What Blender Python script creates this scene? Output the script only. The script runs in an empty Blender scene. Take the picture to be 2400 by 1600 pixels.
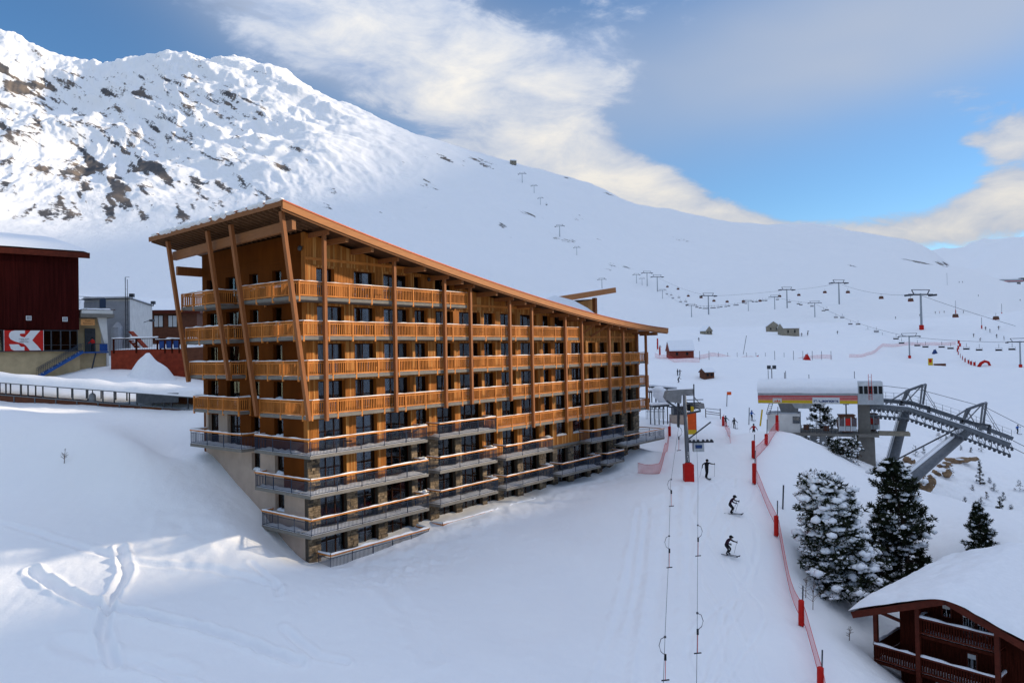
import bpy, bmesh, math, random
import numpy as np
from mathutils import Vector, Matrix
random.seed(7)
R_ = math.radians
scene = bpy.context.scene
col = scene.collection

# ------------------------------------------------------------------ camera
FOC, PITCH, ROLL, TH = 1740.0, 0.0140, -0.0188, 0.6765      # focal length in photo pixels, tilt and roll, azimuth of the hotel front
_fw = np.array([0, math.cos(PITCH), math.sin(PITCH)])
_r0 = np.array([1.0, 0, 0]); _u0 = np.cross(_r0, _fw)
_rt = _r0*math.cos(ROLL)+_u0*math.sin(ROLL)
_up = -_r0*math.sin(ROLL)+_u0*math.cos(ROLL)
cam_d = bpy.data.cameras.new('camera'); cam = bpy.data.objects.new('camera', cam_d); col.objects.link(cam)
cam_d.sensor_width = 36.0; cam_d.lens = FOC/2400*36.0; cam_d.clip_start = 0.5; cam_d.clip_end = 20000
cam.matrix_world = Matrix(((_rt[0], _up[0], -_fw[0], 0), (_rt[1], _up[1], -_fw[1], 0), (_rt[2], _up[2], -_fw[2], 0), (0, 0, 0, 1)))
scene.camera = cam

# ------------------------------------------------------------------ light and exposure
SUN_AZ, SUN_EL = 14.0, 19.0           # azimuth measured from +x towards +y, degrees
sd = Vector((math.cos(R_(SUN_EL))*math.cos(R_(SUN_AZ)), math.cos(R_(SUN_EL))*math.sin(R_(SUN_AZ)), math.sin(R_(SUN_EL))))
sun_d = bpy.data.lights.new('sun', 'SUN'); sun_d.energy = 5.0; sun_d.angle = R_(2.2); sun_d.color = (1.0, 0.83, 0.60)
sun = bpy.data.objects.new('sun', sun_d); col.objects.link(sun)
sun.rotation_euler = sd.to_track_quat('Z', 'Y').to_euler()
scene.view_settings.view_transform = 'Standard'
scene.view_settings.look = 'None'
scene.view_settings.gamma = 1.0
scene.view_settings.exposure = 0.04
scene.view_settings.use_curve_mapping = False
try:
    scene.cycles.max_bounces = 5; scene.cycles.diffuse_bounces = 3; scene.cycles.transparent_max_bounces = 12
    scene.cycles.use_denoising = True; scene.cycles.sample_clamp_indirect = 4.0
except Exception: pass

def ray(px, py):
    return _fw+_rt*((px-1200)/FOC)-_up*((py-800)/FOC)
def P(px, py, D):
    d = ray(px, py); return d*(D/d[1])

world = bpy.data.worlds.new('World'); scene.world = world; world.use_nodes = True
try: world.cycles.sampling_method = 'MANUAL'; world.cycles.sample_map_resolution = 512
except Exception: pass
def make_sky():
    nt = world.node_tree; N = nt.nodes; LK = nt.links; N.clear()
    out = N.new('ShaderNodeOutputWorld')
    sky = N.new('ShaderNodeTexSky'); sky.sky_type = 'NISHITA'; sky.sun_disc = False
    sky.sun_elevation = R_(SUN_EL); sky.sun_rotation = R_(90-SUN_AZ); sky.altitude = 1800
    sky.air_density = 1.2; sky.dust_density = 0.25; sky.ozone_density = 4.0
    b1 = N.new('ShaderNodeBackground'); b1.inputs['Strength'].default_value = 0.15
    hs = N.new('ShaderNodeHueSaturation'); hs.inputs['Saturation'].default_value = 1.13; LK.new(sky.outputs[0], hs.inputs['Color']); LK.new(hs.outputs[0], b1.inputs['Color'])
    tc = N.new('ShaderNodeTexCoord'); sp = N.new('ShaderNodeSeparateXYZ'); LK.new(tc.outputs['Generated'], sp.inputs[0])
    def M(op, a, b=None, c=None, clamp=False):
        n = N.new('ShaderNodeMath'); n.operation = op; n.use_clamp = clamp
        for i, x in enumerate((a, b, c)):
            if x is None: continue
            if isinstance(x, (int, float)): n.inputs[i].default_value = x
            else: LK.new(x, n.inputs[i])
        return n.outputs[0]
    az = M('ARCTAN2', sp.outputs[0], sp.outputs[1]); el = M('ARCSINE', sp.outputs[2])
    cmb = N.new('ShaderNodeCombineXYZ'); LK.new(az, cmb.inputs[0]); LK.new(M('MULTIPLY', el, 1.7), cmb.inputs[1])
    # streak the clouds along the wind: up and to the left, as over the ridge
    mp = N.new('ShaderNodeMapping'); mp.inputs['Rotation'].default_value = (0, 0, R_(28)); mp.inputs['Scale'].default_value = (1.0, 1.35, 1.0)
    mp.inputs['Location'].default_value = (3.1, 1.7, 0.0)
    LK.new(cmb.outputs[0], mp.inputs[0])
    def noise(scale, detail, rough, off, dist=0.0):
        n = N.new('ShaderNodeTexNoise'); n.inputs['Scale'].default_value = scale; n.inputs['Detail'].default_value = detail
        n.inputs['Roughness'].default_value = rough; n.inputs['Distortion'].default_value = dist
        v = N.new('ShaderNodeVectorMath'); v.operation = 'ADD'; v.inputs[1].default_value = (off, off*.7, 0.3)
        LK.new(mp.outputs[0], v.inputs[0]); LK.new(v.outputs[0], n.inputs['Vector']); return n.outputs[0]
    big = noise(3.0, 7, 0.60, 0.0, 0.4)
    fine = noise(10.0, 6, 0.62, 4.0, 0.3)
    soft = noise(2.0, 3, 0.5, 9.0, 0.2)
    def ae(px, py):
        d = ray(px, py); d = d/np.linalg.norm(d); return math.atan2(d[0], d[1]), math.asin(d[2])
    def blob(px, py, rx, ry, ang=0.0):            # smooth bump 0..1 at a place in the sky
        a0, e0 = ae(px, py); ca, sa = math.cos(R_(ang)), math.sin(R_(ang)); sx, sy = rx/FOC, ry/FOC
        da = M('SUBTRACT', az, a0); de = M('SUBTRACT', el, e0)
        u = M('ADD', M('MULTIPLY', da, ca/sx), M('MULTIPLY', de, sa/sx))
        v = M('ADD', M('MULTIPLY', da, -sa/sy), M('MULTIPLY', de, ca/sy))
        r2 = M('ADD', M('MULTIPLY', u, u), M('MULTIPLY', v, v))
        return M('DIVIDE', 1.0, M('ADD', 1.0, M('MULTIPLY', r2, r2)))
    bias = None
    for (px, py, rx, ry, ang, w) in CLOUDS:
        t = M('MULTIPLY', blob(px, py, rx, ry, ang), w)
        bias = t if bias is None else M('ADD', bias, t)
    dens = M('ADD', M('ADD', M('MULTIPLY', big, 1.0), M('MULTIPLY', fine, 0.85)), M('ADD', bias, M('MULTIPLY', M('MAXIMUM', M('SUBTRACT', el, 0.42), 0.0), 0.3)))
    mask = N.new('ShaderNodeMapRange'); mask.interpolation_type = 'SMOOTHSTEP'
    LK.new(dens, mask.inputs[0]); mask.inputs[1].default_value = 0.83; mask.inputs[2].default_value = 1.10
    # thin grey veil
    veil = None
    for (px, py, rx, ry, ang, w) in VEILS:
        t = M('MULTIPLY', blob(px, py, rx, ry, ang), w)
        veil = t if veil is None else M('ADD', veil, t)
    veil = M('MULTIPLY', veil, M('ADD', 0.35, M('MULTIPLY', soft, 1.1)), clamp=True)
    # cloud colour: thick and lit -> warm white, thin / base -> blue grey
    ramp = N.new('ShaderNodeValToRGB'); cr = ramp.color_ramp
    cr.elements[0].position = 0.0; cr.elements[0].color = (0.33, 0.42, 0.60, 1)
    cr.elements[1].position = 1.0; cr.elements[1].color = (0.83, 0.80, 0.75, 1)
    e = cr.elements.new(0.45); e.color = (0.57, 0.61, 0.69, 1)
    tone = M('ADD', M('MULTIPLY', M('SUBTRACT', dens, 0.80), 1.1), M('MULTIPLY', M('SUBTRACT', fine, 0.5), 0.9))
    # low clouds are the bright ones, the high ones greyer
    tone = M('ADD', tone, M('MAXIMUM', M('MULTIPLY', M('SUBTRACT', 0.27, el), 1.3), -0.12))
    LK.new(tone, ramp.inputs[0])
    b2 = N.new('ShaderNodeBackground'); LK.new(ramp.outputs[0], b2.inputs['Color']); LK.new(M('DIVIDE', M('ADD', 1.0, M('MULTIPLY', M('SINE', M('MAXIMUM', el, 0.0)), 1.2)), 1.25), b2.inputs['Strength'])  # an overcast sky brightens towards the zenith
    b3 = N.new('ShaderNodeBackground'); b3.inputs['Color'].default_value = (0.50, 0.56, 0.68, 1); b3.inputs['Strength'].default_value = 0.95
    m1 = N.new('ShaderNodeMixShader'); LK.new(veil, m1.inputs[0]); LK.new(b1.outputs[0], m1.inputs[1]); LK.new(b3.outputs[0], m1.inputs[2])
    m2 = N.new('ShaderNodeMixShader'); LK.new(mask.outputs[0], m2.inputs[0]); LK.new(m1.outputs[0], m2.inputs[1]); LK.new(b2.outputs[0], m2.inputs[2])
    LK.new(m2.outputs[0], out.inputs['Surface'])
CLOUDS = [(1200, 330, 1250, 620, 0, -0.17), (620, 60, 330, 90, -10, 0.16), (1330, 110, 230, 45, -8, 0.22), (1120, 110, 200, 60, 10, -0.16), (2290, 440, 60, 30, 0, 0.25), (2270, 330, 30, 16, 0, 0.3), (1790, 160, 50, 30, 0, 0.2), (1080, 215, 400, 140, -28, 0.30), (1350, 370, 520, 120, -38, 0.42), (1650, 500, 260, 60, -25, 0.28), (1250, 90, 420, 70, 5, 0.10), (760, 40, 300, 90, 0, 0.12),
          (2200, 520, 260, 45, 0, 0.42), (2390, 370, 80, 95, 0, 0.50), (2015, 365, 34, 30, 0, 0.50), (1400, 190, 200, 50, -10, 0.20),
          (230, 110, 330, 150, -30, -0.55), (1750, 360, 330, 90, -8, -0.40), (2050, 430, 260, 60, 0, -0.30), (2000, 120, 500, 130, 0, -0.15), (1150, 20, 160, 60, 0, -0.2)]
VEILS = [(1950, 90, 620, 150, 4, 0.85), (800, 60, 300, 110, -12, 0.75), (1000, 160, 400, 140, -20, 0.4)]
make_sky()

# ------------------------------------------------------------------ helpers
def noise2(x, y, seed=0):
    """gradient noise on arrays, roughly -1..1"""
    x = np.asarray(x, float); y = np.asarray(y, float)
    xi = np.floor(x).astype(np.int64); yi = np.floor(y).astype(np.int64); xf = x-xi; yf = y-yi
    def g(ix, iy, fx, fy):
        h = (ix*374761393+iy*668265263+seed*974634777) & 0xffffffff
        h = ((h ^ (h >> 13))*1274126177) & 0xffffffff; h = h ^ (h >> 16)
        a = (h & 0xffff)/65536.0*2*np.pi
        return np.cos(a)*fx+np.sin(a)*fy
    sx = xf*xf*xf*(xf*(xf*6-15)+10); sy = yf*yf*yf*(yf*(yf*6-15)+10)
    a = g(xi, yi, xf, yf); b = g(xi+1, yi, xf-1, yf); c = g(xi, yi+1, xf, yf-1); d = g(xi+1, yi+1, xf-1, yf-1)
    return ((a+(b-a)*sx)+((c+(d-c)*sx)-(a+(b-a)*sx))*sy)*1.5
def fbm(x, y, oct=4, seed=0, gain=.5):
    r = 0; a = 1.0; f = 1.0
    for i in range(oct):
        r = r+a*noise2(x*f, y*f, seed+i*17); a *= gain; f *= 2.03
    return r
def ridged(x, y, oct=5, seed=0, gain=.55):
    r = 0; a = 1.0; f = 1.0
    for i in range(oct):
        r = r+a*(1-2*np.abs(noise2(x*f, y*f, seed+i*31))); a *= gain; f *= 2.1
    return r

class MB:
    def __init__(s): s.v = []; s.f = []; s.m = []
    def add(s, vs, fs, mi=0):
        o = len(s.v); s.v += [(float(p[0]), float(p[1]), float(p[2])) for p in vs]
        s.f += [tuple(i+o for i in f) for f in fs]; s.m += [mi]*len(fs)
    BF = [(0, 3, 2, 1), (4, 5, 6, 7), (0, 1, 5, 4), (1, 2, 6, 5), (2, 3, 7, 6), (3, 0, 4, 7)]
    def box(s, x0, x1, y0, y1, z0, z1, mi=0):
        x0, x1 = min(x0, x1), max(x0, x1); y0, y1 = min(y0, y1), max(y0, y1)
        s.add([(x0, y0, z0), (x1, y0, z0), (x1, y1, z0), (x0, y1, z0), (x0, y0, z1), (x1, y0, z1), (x1, y1, z1), (x0, y1, z1)], s.BF, mi)
        return s
    def beam(s, p, q, w, h, up=(0, 0, 1), mi=0, w2=None, h2=None):
        p = Vector(p); q = Vector(q); d = (q-p).normalized(); upv = Vector(up)
        sd_ = d.cross(upv)
        if sd_.length < 1e-4: sd_ = d.cross(Vector((0, 1, 0)))
        sd_.normalize(); u = sd_.cross(d)
        w2 = w if w2 is None else w2; h2 = h if h2 is None else h2
        vs = []
        for c, ww, hh in ((p, w, h), (q, w2, h2)):
            vs += [c-sd_*ww/2-u*hh/2, c+sd_*ww/2-u*hh/2, c+sd_*ww/2+u*hh/2, c-sd_*ww/2+u*hh/2]
        s.add(vs, [(0, 3, 2, 1), (4, 5, 6, 7), (0, 1, 5, 4), (1, 2, 6, 5), (2, 3, 7, 6), (3, 0, 4, 7)], mi); return s
    def tube(s, pts, r, n=6, mi=0):
        pts = [Vector(p) for p in pts]; k = len(pts); rs = r if isinstance(r, (list, tuple)) else [r]*k
        vs = []; ref = None
        for i, p in enumerate(pts):
            d = (pts[min(i+1, k-1)]-pts[max(i-1, 0)]).normalized()
            if ref is None: ref = Vector((0, 0, 1)) if abs(d.z) < .9 else Vector((1, 0, 0))
            a = d.cross(ref).normalized(); b = d.cross(a); ref = -b if False else ref
            for j in range(n):
                t = 2*math.pi*j/n; vs.append(p+a*(math.cos(t)*rs[i])+b*(math.sin(t)*rs[i]))
        fs = []
        for i in range(k-1):
            for j in range(n):
                fs.append((i*n+j, i*n+(j+1) % n, (i+1)*n+(j+1) % n, (i+1)*n+j))
        fs.append(tuple(range(n-1, -1, -1))); fs.append(tuple((k-1)*n+j for j in range(n)))
        s.add(vs, fs, mi); return s
    def prism(s, poly, fn, a0, a1, mi=0):
        """extrude the 2-D polygon between a0 and a1; fn(u, v, a) gives the 3-D point"""
        n = len(poly); vs = [fn(u, v, a0) for u, v in poly]+[fn(u, v, a1) for u, v in poly]
        fs = [tuple(range(n-1, -1, -1)), tuple(range(n, 2*n))]+[(i, (i+1) % n, n+(i+1) % n, n+i) for i in range(n)]
        s.add(vs, fs, mi); return s
    def grid(s, nx, ny, fn, mi=0):
        vs = [fn(i/(nx-1), j/(ny-1)) for j in range(ny) for i in range(nx)]
        fs = [(j*nx+i, j*nx+i+1, (j+1)*nx+i+1, (j+1)*nx+i) for j in range(ny-1) for i in range(nx-1)]
        s.add(vs, fs, mi); return s
    def blob(s, c, r, sub=1, squash=.5, jit=.2, mi=0, rnd=random):
        vs, fs = ICO[sub]; c = Vector(c)
        rr = r if isinstance(r, (tuple, list)) else (r, r, r*squash)
        s.add([(c.x+v[0]*rr[0]*(1+rnd.uniform(-jit, jit)), c.y+v[1]*rr[1]*(1+rnd.uniform(-jit, jit)), c.z+v[2]*rr[2]*(1+rnd.uniform(-jit, jit))) for v in vs], fs, mi); return s
    def mesh(s, name, mats, smooth=False):
        me = bpy.data.meshes.new(name); me.from_pydata(s.v, [], s.f)
        for m in (mats if isinstance(mats, (list, tuple)) else [mats]): me.materials.append(MAT[m] if isinstance(m, str) else m)
        if any(s.m): me.polygons.foreach_set('material_index', s.m)
        if smooth: me.polygons.foreach_set('use_smooth', [True]*len(me.polygons))
        me.update(); return me
    def build(s, name, mats, parent=None, smooth=False, kind=None, label=None):
        return link(name, s.mesh(name, mats, smooth), parent, kind, label)
ICO = {}
for _k in (1, 2):
    _b = bmesh.new(); bmesh.ops.create_icosphere(_b, subdivisions=_k, radius=1.0)
    _b.verts.ensure_lookup_table(); ICO[_k] = ([tuple(v.co) for v in _b.verts], [tuple(v.index for v in f.verts) for f in _b.faces]); _b.free()

def link(name, me, parent=None, kind=None, label=None):
    o = bpy.data.objects.new(name, me); col.objects.link(o)
    if parent is not None:
        o.parent = parent
        if parent.type == 'EMPTY': o.location = (0, 0, -parent.get('_z0', 0.0))
    if kind: o['kind'] = kind
    if label: o['label'] = label
    return o
def tag(o, label=None, cat=None, group=None, kind=None):
    if label: o['label'] = label
    if cat: o['category'] = cat
    if group: o['group'] = group
    if kind: o['kind'] = kind
    return o
def thing(name, label, cat, loc=(0, 0, 0), rz=0.0, group=None, absz=False):
    """an Empty at the thing's base; with absz the children are modelled in absolute heights"""
    o = bpy.data.objects.new(name, None); col.objects.link(o); o.empty_display_size = .3
    o.location = loc; o.rotation_euler = (0, 0, rz); tag(o, label, cat, group)
    if absz: o['_z0'] = float(loc[2])
    return o
def copy_tree(o, parent=None):
    c = o.copy(); col.objects.link(c); c.parent = parent
    for ch in list(o.children): copy_tree(ch, c)
    return c
class Frame:
    """a vertical building plane: origin under a pixel at a depth, x axis at an angle"""
    def __init__(s, px, py, D, ang):
        s.O = P(px, py, D); s.O[2] = 0; s.ang = ang
        s.e1 = np.array([math.cos(ang), math.sin(ang), 0]); s.e2 = np.array([-math.sin(ang), math.cos(ang), 0])
    def hit(s, px, py, t=0.0):
        d = ray(px, py); k = (s.O@s.e2+t)/(d@s.e2); p = d*k; return float((p-s.O)@s.e1), float(p[2])
    def W(s, a, t, z): return s.O+s.e1*a+s.e2*t+np.array([0, 0, z])

# ------------------------------------------------------------------ materials
MAT = {}
def mat(name, c, rough=.7, var=.12, scale=6.0, stretch=(1, 1, 1), bump=0.0, bscale=None, metal=0.0, c2=None, spec=.12, detail=5):
    m = bpy.data.materials.new(name); m.use_nodes = True; nt = m.node_tree; N = nt.nodes; LK = nt.links
    b = N['Principled BSDF']; b.inputs['Roughness'].default_value = rough; b.inputs['Metallic'].default_value = metal
    b.inputs['Specular IOR Level'].default_value = spec
    tc = N.new('ShaderNodeTexCoord'); mp = N.new('ShaderNodeMapping'); mp.inputs['Scale'].default_value = stretch
    LK.new(tc.outputs['Object'], mp.inputs[0])
    n = N.new('ShaderNodeTexNoise'); n.inputs['Scale'].default_value = scale; n.inputs['Detail'].default_value = detail; n.inputs['Roughness'].default_value = .6
    LK.new(mp.outputs[0], n.inputs['Vector'])
    r = N.new('ShaderNodeValToRGB'); r.color_ramp.elements[0].position = .3; r.color_ramp.elements[1].position = .7
    ca = [max(0, x*(1-var)) for x in c]; cb = list(c2) if c2 else [min(1, x*(1+var)) for x in c]
    r.color_ramp.elements[0].color = (*ca, 1); r.color_ramp.elements[1].color = (*cb, 1)
    LK.new(n.outputs[0], r.inputs[0]); LK.new(r.outputs[0], b.inputs['Base Color'])
    if bump:
        bn = N.new('ShaderNodeTexNoise'); bn.inputs['Scale'].default_value = bscale or scale*3; bn.inputs['Detail'].default_value = 4
        LK.new(mp.outputs[0], bn.inputs['Vector'])
        bp = N.new('ShaderNodeBump'); bp.inputs['Strength'].default_value = bump; bp.inputs['Distance'].default_value = .05
        LK.new(bn.outputs[0], bp.inputs['Height']); LK.new(bp.outputs[0], b.inputs['Normal'])
    MAT[name] = m; return m
mat('snow', (.86, .87, .89), .75, .015, 1.5, bump=.25, bscale=5, spec=.2)
mat('snow_pack', (.84, .85, .88), .75, .03, 3, bump=.5, bscale=9, spec=.2)
mat('cladding', (.36, .130, .025), .6, .38, .9, (3, 3, .35))
mat('cladding_pale', (.50, .235, .068), .6, .3, .9, (3, 3, .35))
mat('rail_wood', (.52, .185, .040), .6, .38, .55, (1, 1, 1))
mat('post_wood', (.27, .100, .036), .55, .2, 3, (4, 4, .3))
mat('glulam', (.28, .115, .044), .55, .15, 3, (.5, .5, 3))
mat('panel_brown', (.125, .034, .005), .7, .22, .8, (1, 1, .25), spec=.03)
mat('joist_wood', (.17, .088, .045), .6, .2, 4)
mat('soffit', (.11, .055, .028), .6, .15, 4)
mat('fascia', (.40, .165, .060), .55, .14, 3, (.4, .4, 3))
mat('drip_edge', (.30, .075, .035), .4, .2, 4, metal=.3)
mat('plaster_beige', (.44, .34, .275), .85, .1, 1.2, bump=.1)
mat('plaster_yellow', (.50, .38, .22), .85, .16, .8, bump=.1)
mat('plaster_white', (.62, .60, .57), .8, .1, 1.0)
mat('plaster_grey', (.36, .37, .40), .7, .1, 1.0)
mat('concrete', (.185, .17, .15), .8, .14, 2.0, bump=.15)
mat('concrete_dark', (.27, .27, .27), .8, .16, 1.6, bump=.15)
mat('stone_a', (.16, .12, .08), .85, .4, 4, bump=.5, bscale=14)
mat('stone_b', (.24, .18, .12), .85, .35, 4, bump=.5, bscale=14)
mat('stone_c', (.085, .07, .058), .85, .35, 4, bump=.5, bscale=14)
mat('mortar', (.075, .062, .05), .95, .2, 6)
mat('frame_brown', (.035, .013, .007), .6, .2, 6, spec=.05)
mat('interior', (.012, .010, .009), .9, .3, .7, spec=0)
mat('curtain', (.50, .50, .49), .9, .12, 2.5, (8, 8, .3))
mat('metal_blue', (.030, .045, .078), .45, .2, 8, metal=.2)
mat('metal_grey', (.14, .15, .165), .5, .18, 3, metal=.4)
mat('metal_dark', (.07, .075, .085), .5, .25, 3, metal=.4)
mat('galvanised', (.30, .32, .34), .5, .2, 3, metal=.4)
mat('steel_pale', (.42, .44, .46), .5, .15, 2, metal=.3)
mat('black', (.014, .014, .016), .6, .3, 5)
mat('red_pad', (.46, .014, .010), .55, .12, 3)
mat('red_paint', (.50, .02, .015), .5, .15, 3)
mat('orange_pad', (.72, .10, .02), .55, .1, 3)
mat('yellow', (.62, .42, .03), .5, .1, 3)
mat('white_paint', (.72, .72, .72), .5, .05, 2)
mat('dark_red_wood', (.040, .006, .005), .75, .35, 1.2, (3, 3, .15), spec=.03)
mat('chalet_wood', (.045, .009, .005), .75, .35, 3, (3, 3, .4), spec=.03)
mat('chalet_trim', (.085, .016, .008), .55, .25, 3)
mat('blue_paint', (.02, .06, .22), .45, .15, 3)
mat('stair_blue', (.025, .085, .27), .45, .2, 3)
mat('rust_wall', (.23, .035, .016), .7, .28, 1.5)
mat('brown_house', (.12, .045, .025), .7, .2, 2)
mat('bark', (.055, .036, .026), .9, .3, 5, bump=.4)
mat('needles', (.020, .030, .016), .7, .4, 2.0, c2=(.034, .042, .018))
mat('needles_far', (.022, .028, .019), .7, .35, 1.0)
mat('twig', (.10, .055, .032), .85, .25, 3)
mat('rock_brown', (.20, .125, .075), .9, .4, 1.2, bump=.6, bscale=5, c2=(.30, .20, .12))
mat('hut_stone', (.27, .235, .18), .9, .25, 1.5)
mat('hut_red', (.20, .045, .03), .75, .2, 2)
mat('cable', (.03, .03, .033), .6, .1, 3)
mat('skin', (.50, .30, .21), .6, .05, 3)
mat('cloth_black', (.012, .012, .015), .8, .3, 8)
mat('cloth_plum', (.030, .010, .022), .8, .3, 8)
mat('cloth_red', (.45, .02, .018), .75, .15, 8)
mat('cloth_blue', (.02, .09, .32), .75, .15, 8)
mat('cloth_grey', (.06, .07, .075), .75, .2, 8)
mat('sign_orange', (.60, .28, .10), .6, .1, 3)
mat('ink_dark', (.10, .035, .02), .7, .1, 5)
mat('ink_blue', (.02, .05, .16), .6, .1, 5)
mat('emblem_orange', (.70, .16, .04), .6, .1, 5)
mat('cabin_brown', (.12, .06, .04), .45, .2, 3)
mat('copper_tile', (.34, .11, .05), .5, .25, 3)
def glass_mat(name, tint, refl):
    m = bpy.data.materials.new(name); m.use_nodes = True; nt = m.node_tree; N = nt.nodes; LK = nt.links; N.clear()
    o = N.new('ShaderNodeOutputMaterial'); g = N.new('ShaderNodeBsdfGlossy'); g.inputs['Roughness'].default_value = .03; g.inputs['Color'].default_value = (.85, .9, .95, 1)
    t = N.new('ShaderNodeBsdfTransparent'); t.inputs['Color'].default_value = (*tint, 1)
    fr = N.new('ShaderNodeFresnel'); fr.inputs['IOR'].default_value = 1.5
    mm = N.new('ShaderNodeMath'); mm.operation = 'MULTIPLY_ADD'; mm.inputs[1].default_value = 1.0; mm.inputs[2].default_value = refl; mm.use_clamp = True
    LK.new(fr.outputs[0], mm.inputs[0]); x = N.new('ShaderNodeMixShader')
    LK.new(mm.outputs[0], x.inputs[0]); LK.new(t.outputs[0], x.inputs[1]); LK.new(g.outputs[0], x.inputs[2]); LK.new(x.outputs[0], o.inputs['Surface'])
    MAT[name] = m
glass_mat('glass', (.60, .63, .66), .02)
glass_mat('glass_red', (.55, .16, .14), .08)
def net_mat(name, colr, alpha):
    """loose woven netting: threads cover part of the surface"""
    m = bpy.data.materials.new(name); m.use_nodes = True; nt = m.node_tree; N = nt.nodes; LK = nt.links; N.clear()
    o = N.new('ShaderNodeOutputMaterial'); d = N.new('ShaderNodeBsdfDiffuse'); d.inputs['Color'].default_value = (*colr, 1)
    t = N.new('ShaderNodeBsdfTransparent'); x = N.new('ShaderNodeMixShader')
    tc = N.new('ShaderNodeTexCoord'); n = N.new('ShaderNodeTexNoise'); n.inputs['Scale'].default_value = 1.2; LK.new(tc.outputs['Object'], n.inputs['Vector'])
    mm = N.new('ShaderNodeMath'); mm.operation = 'MULTIPLY_ADD'; mm.inputs[1].default_value = .25; mm.inputs[2].default_value = alpha-.12
    LK.new(n.outputs[0], mm.inputs[0]); LK.new(mm.outputs[0], x.inputs[0]); LK.new(t.outputs[0], x.inputs[1]); LK.new(d.outputs[0], x.inputs[2]); LK.new(x.outputs[0], o.inputs['Surface'])
    MAT[name] = m
net_mat('net_red', (.75, .06, .07), .38)
net_mat('net_far', (.75, .10, .10), .25)
# ------------------------------------------------------------------ terrain
HO = P(720, 1000, 52.0); HO[2] = 0
HE1 = np.array([math.sin(TH), math.cos(TH), 0]); HE2 = np.array([-math.cos(TH), math.sin(TH), 0])
def HL(s, t, z): return HO+HE1*s+HE2*t+np.array([0, 0, z])
CP = []
def cp(*pts):
    for px, py, D in pts: CP.append(P(px, py, D))
def cw(*pts):
    for p in pts: CP.append(np.array(p, float))
# foreground
cp((0, 1600, 35), (600, 1600, 37), (1200, 1600, 40), (1650, 1600, 43), (1930, 1600, 44), (300, 1400, 43), (0, 1400, 43), (0, 1240, 50), (0, 1100, 58), (0, 960, 66),
   (250, 1000, 64), (250, 1160, 55), (400, 1075, 61), (480, 1330, 47), (800, 1400, 46), (1000, 1500, 43), (1400, 1400, 52), (1400, 1250, 62), (1400, 1500, 46), (560, 1240, 51.5), (350, 1250, 50))
# around the hotel
cw(HL(-.6, -1.0, -14.45), HL(10, -2.2, -14.15), HL(18, -2.2, -14.0), HL(24, -2.2, -13.9), HL(31, -2.4, -13.7), HL(37, -2.4, -13.6), HL(43.5, -2.2, -12.6), HL(48, 0, -11.9), HL(50, -4, -12.0),
   HL(-.4, 1.2, -14.1), HL(-.4, 4, -12.6), HL(-.4, 6.5, -11.1), HL(-.4, 10, -9.4), HL(-.4, 14, -7.8), HL(10, 7, -12.4), HL(25, 7, -12.4), HL(38, 7, -12.0), HL(10, 16, -8.5), HL(25, 18, -8), HL(46, 10, -11.0), HL(-4, 17, -6.8), HL(5, 22, -5.5), HL(40, 20, -8))
# bank and terrace at the left
cp((0, 955, 73), (120, 958, 73), (240, 964, 72.5), (340, 972, 72), (430, 985, 70), (0, 912, 78.5), (250, 915, 78.5), (430, 925, 79), (100, 884, 90), (250, 866, 90), (400, 880, 88), (340, 800, 130), (150, 800, 130))
cp((-500, 1500, 40), (-500, 960, 66), (-500, 870, 92))
# piste and right bank
cp((1660, 1120, 74), (1612, 1127, 72), (1715, 1203, 66), (1705, 1298, 60), (1560, 1000, 108), (1700, 997, 128), (1770, 1024, 102), (1530, 1060, 90), (1600, 930, 150), (1750, 930, 150), (1660, 886, 200),
   (1769, 1134, 73), (1821, 1256, 63), (1880, 1466, 50), (1855, 1016, 94), (1900, 1038, 88), (1860, 1110, 78), (1960, 1062, 94), (2036, 1084, 97), (2160, 1156, 79), (2230, 1204, 73), (2292, 1268, 66),
   (2250, 1160, 104), (2350, 1250, 92), (2400, 1100, 125), (2200, 1060, 122), (2400, 1000, 152), (2300, 950, 172), (2100, 960, 150), (1950, 930, 165), (2400, 890, 208), (1990, 1402, 62), (2110, 1385, 66), (1900, 1425, 56))
cw((22.5, 46.5, -20.6), (26.5, 48, -23.2), (31, 52, -25), (36, 47, -27.5), (40, 40, -28), (28, 40, -22.8), (50, 60, -26))
# rolling ground beyond, up to the chair lifts
cp((1560, 850, 215), (1700, 846, 215), (1900, 848, 215), (2100, 851, 215), (2400, 868, 220), (1560, 838, 240), (1750, 842, 240), (1950, 843, 242), (2132, 839, 324), (2390, 861, 275), (2300, 838, 300),
   (1620, 790, 330), (1655, 783, 350), (1835, 782, 385), (2050, 800, 350), (2160, 772, 360), (2300, 740, 470), (2400, 745, 470), (1910, 743, 533), (1967, 713, 690), (1621, 743, 590), (1754, 729, 590), (1661, 738, 690),
   (1845, 722, 690), (2100, 690, 620), (2400, 690, 640), (1480, 690, 850), (1555, 700, 826), (1300, 760, 500))
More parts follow.
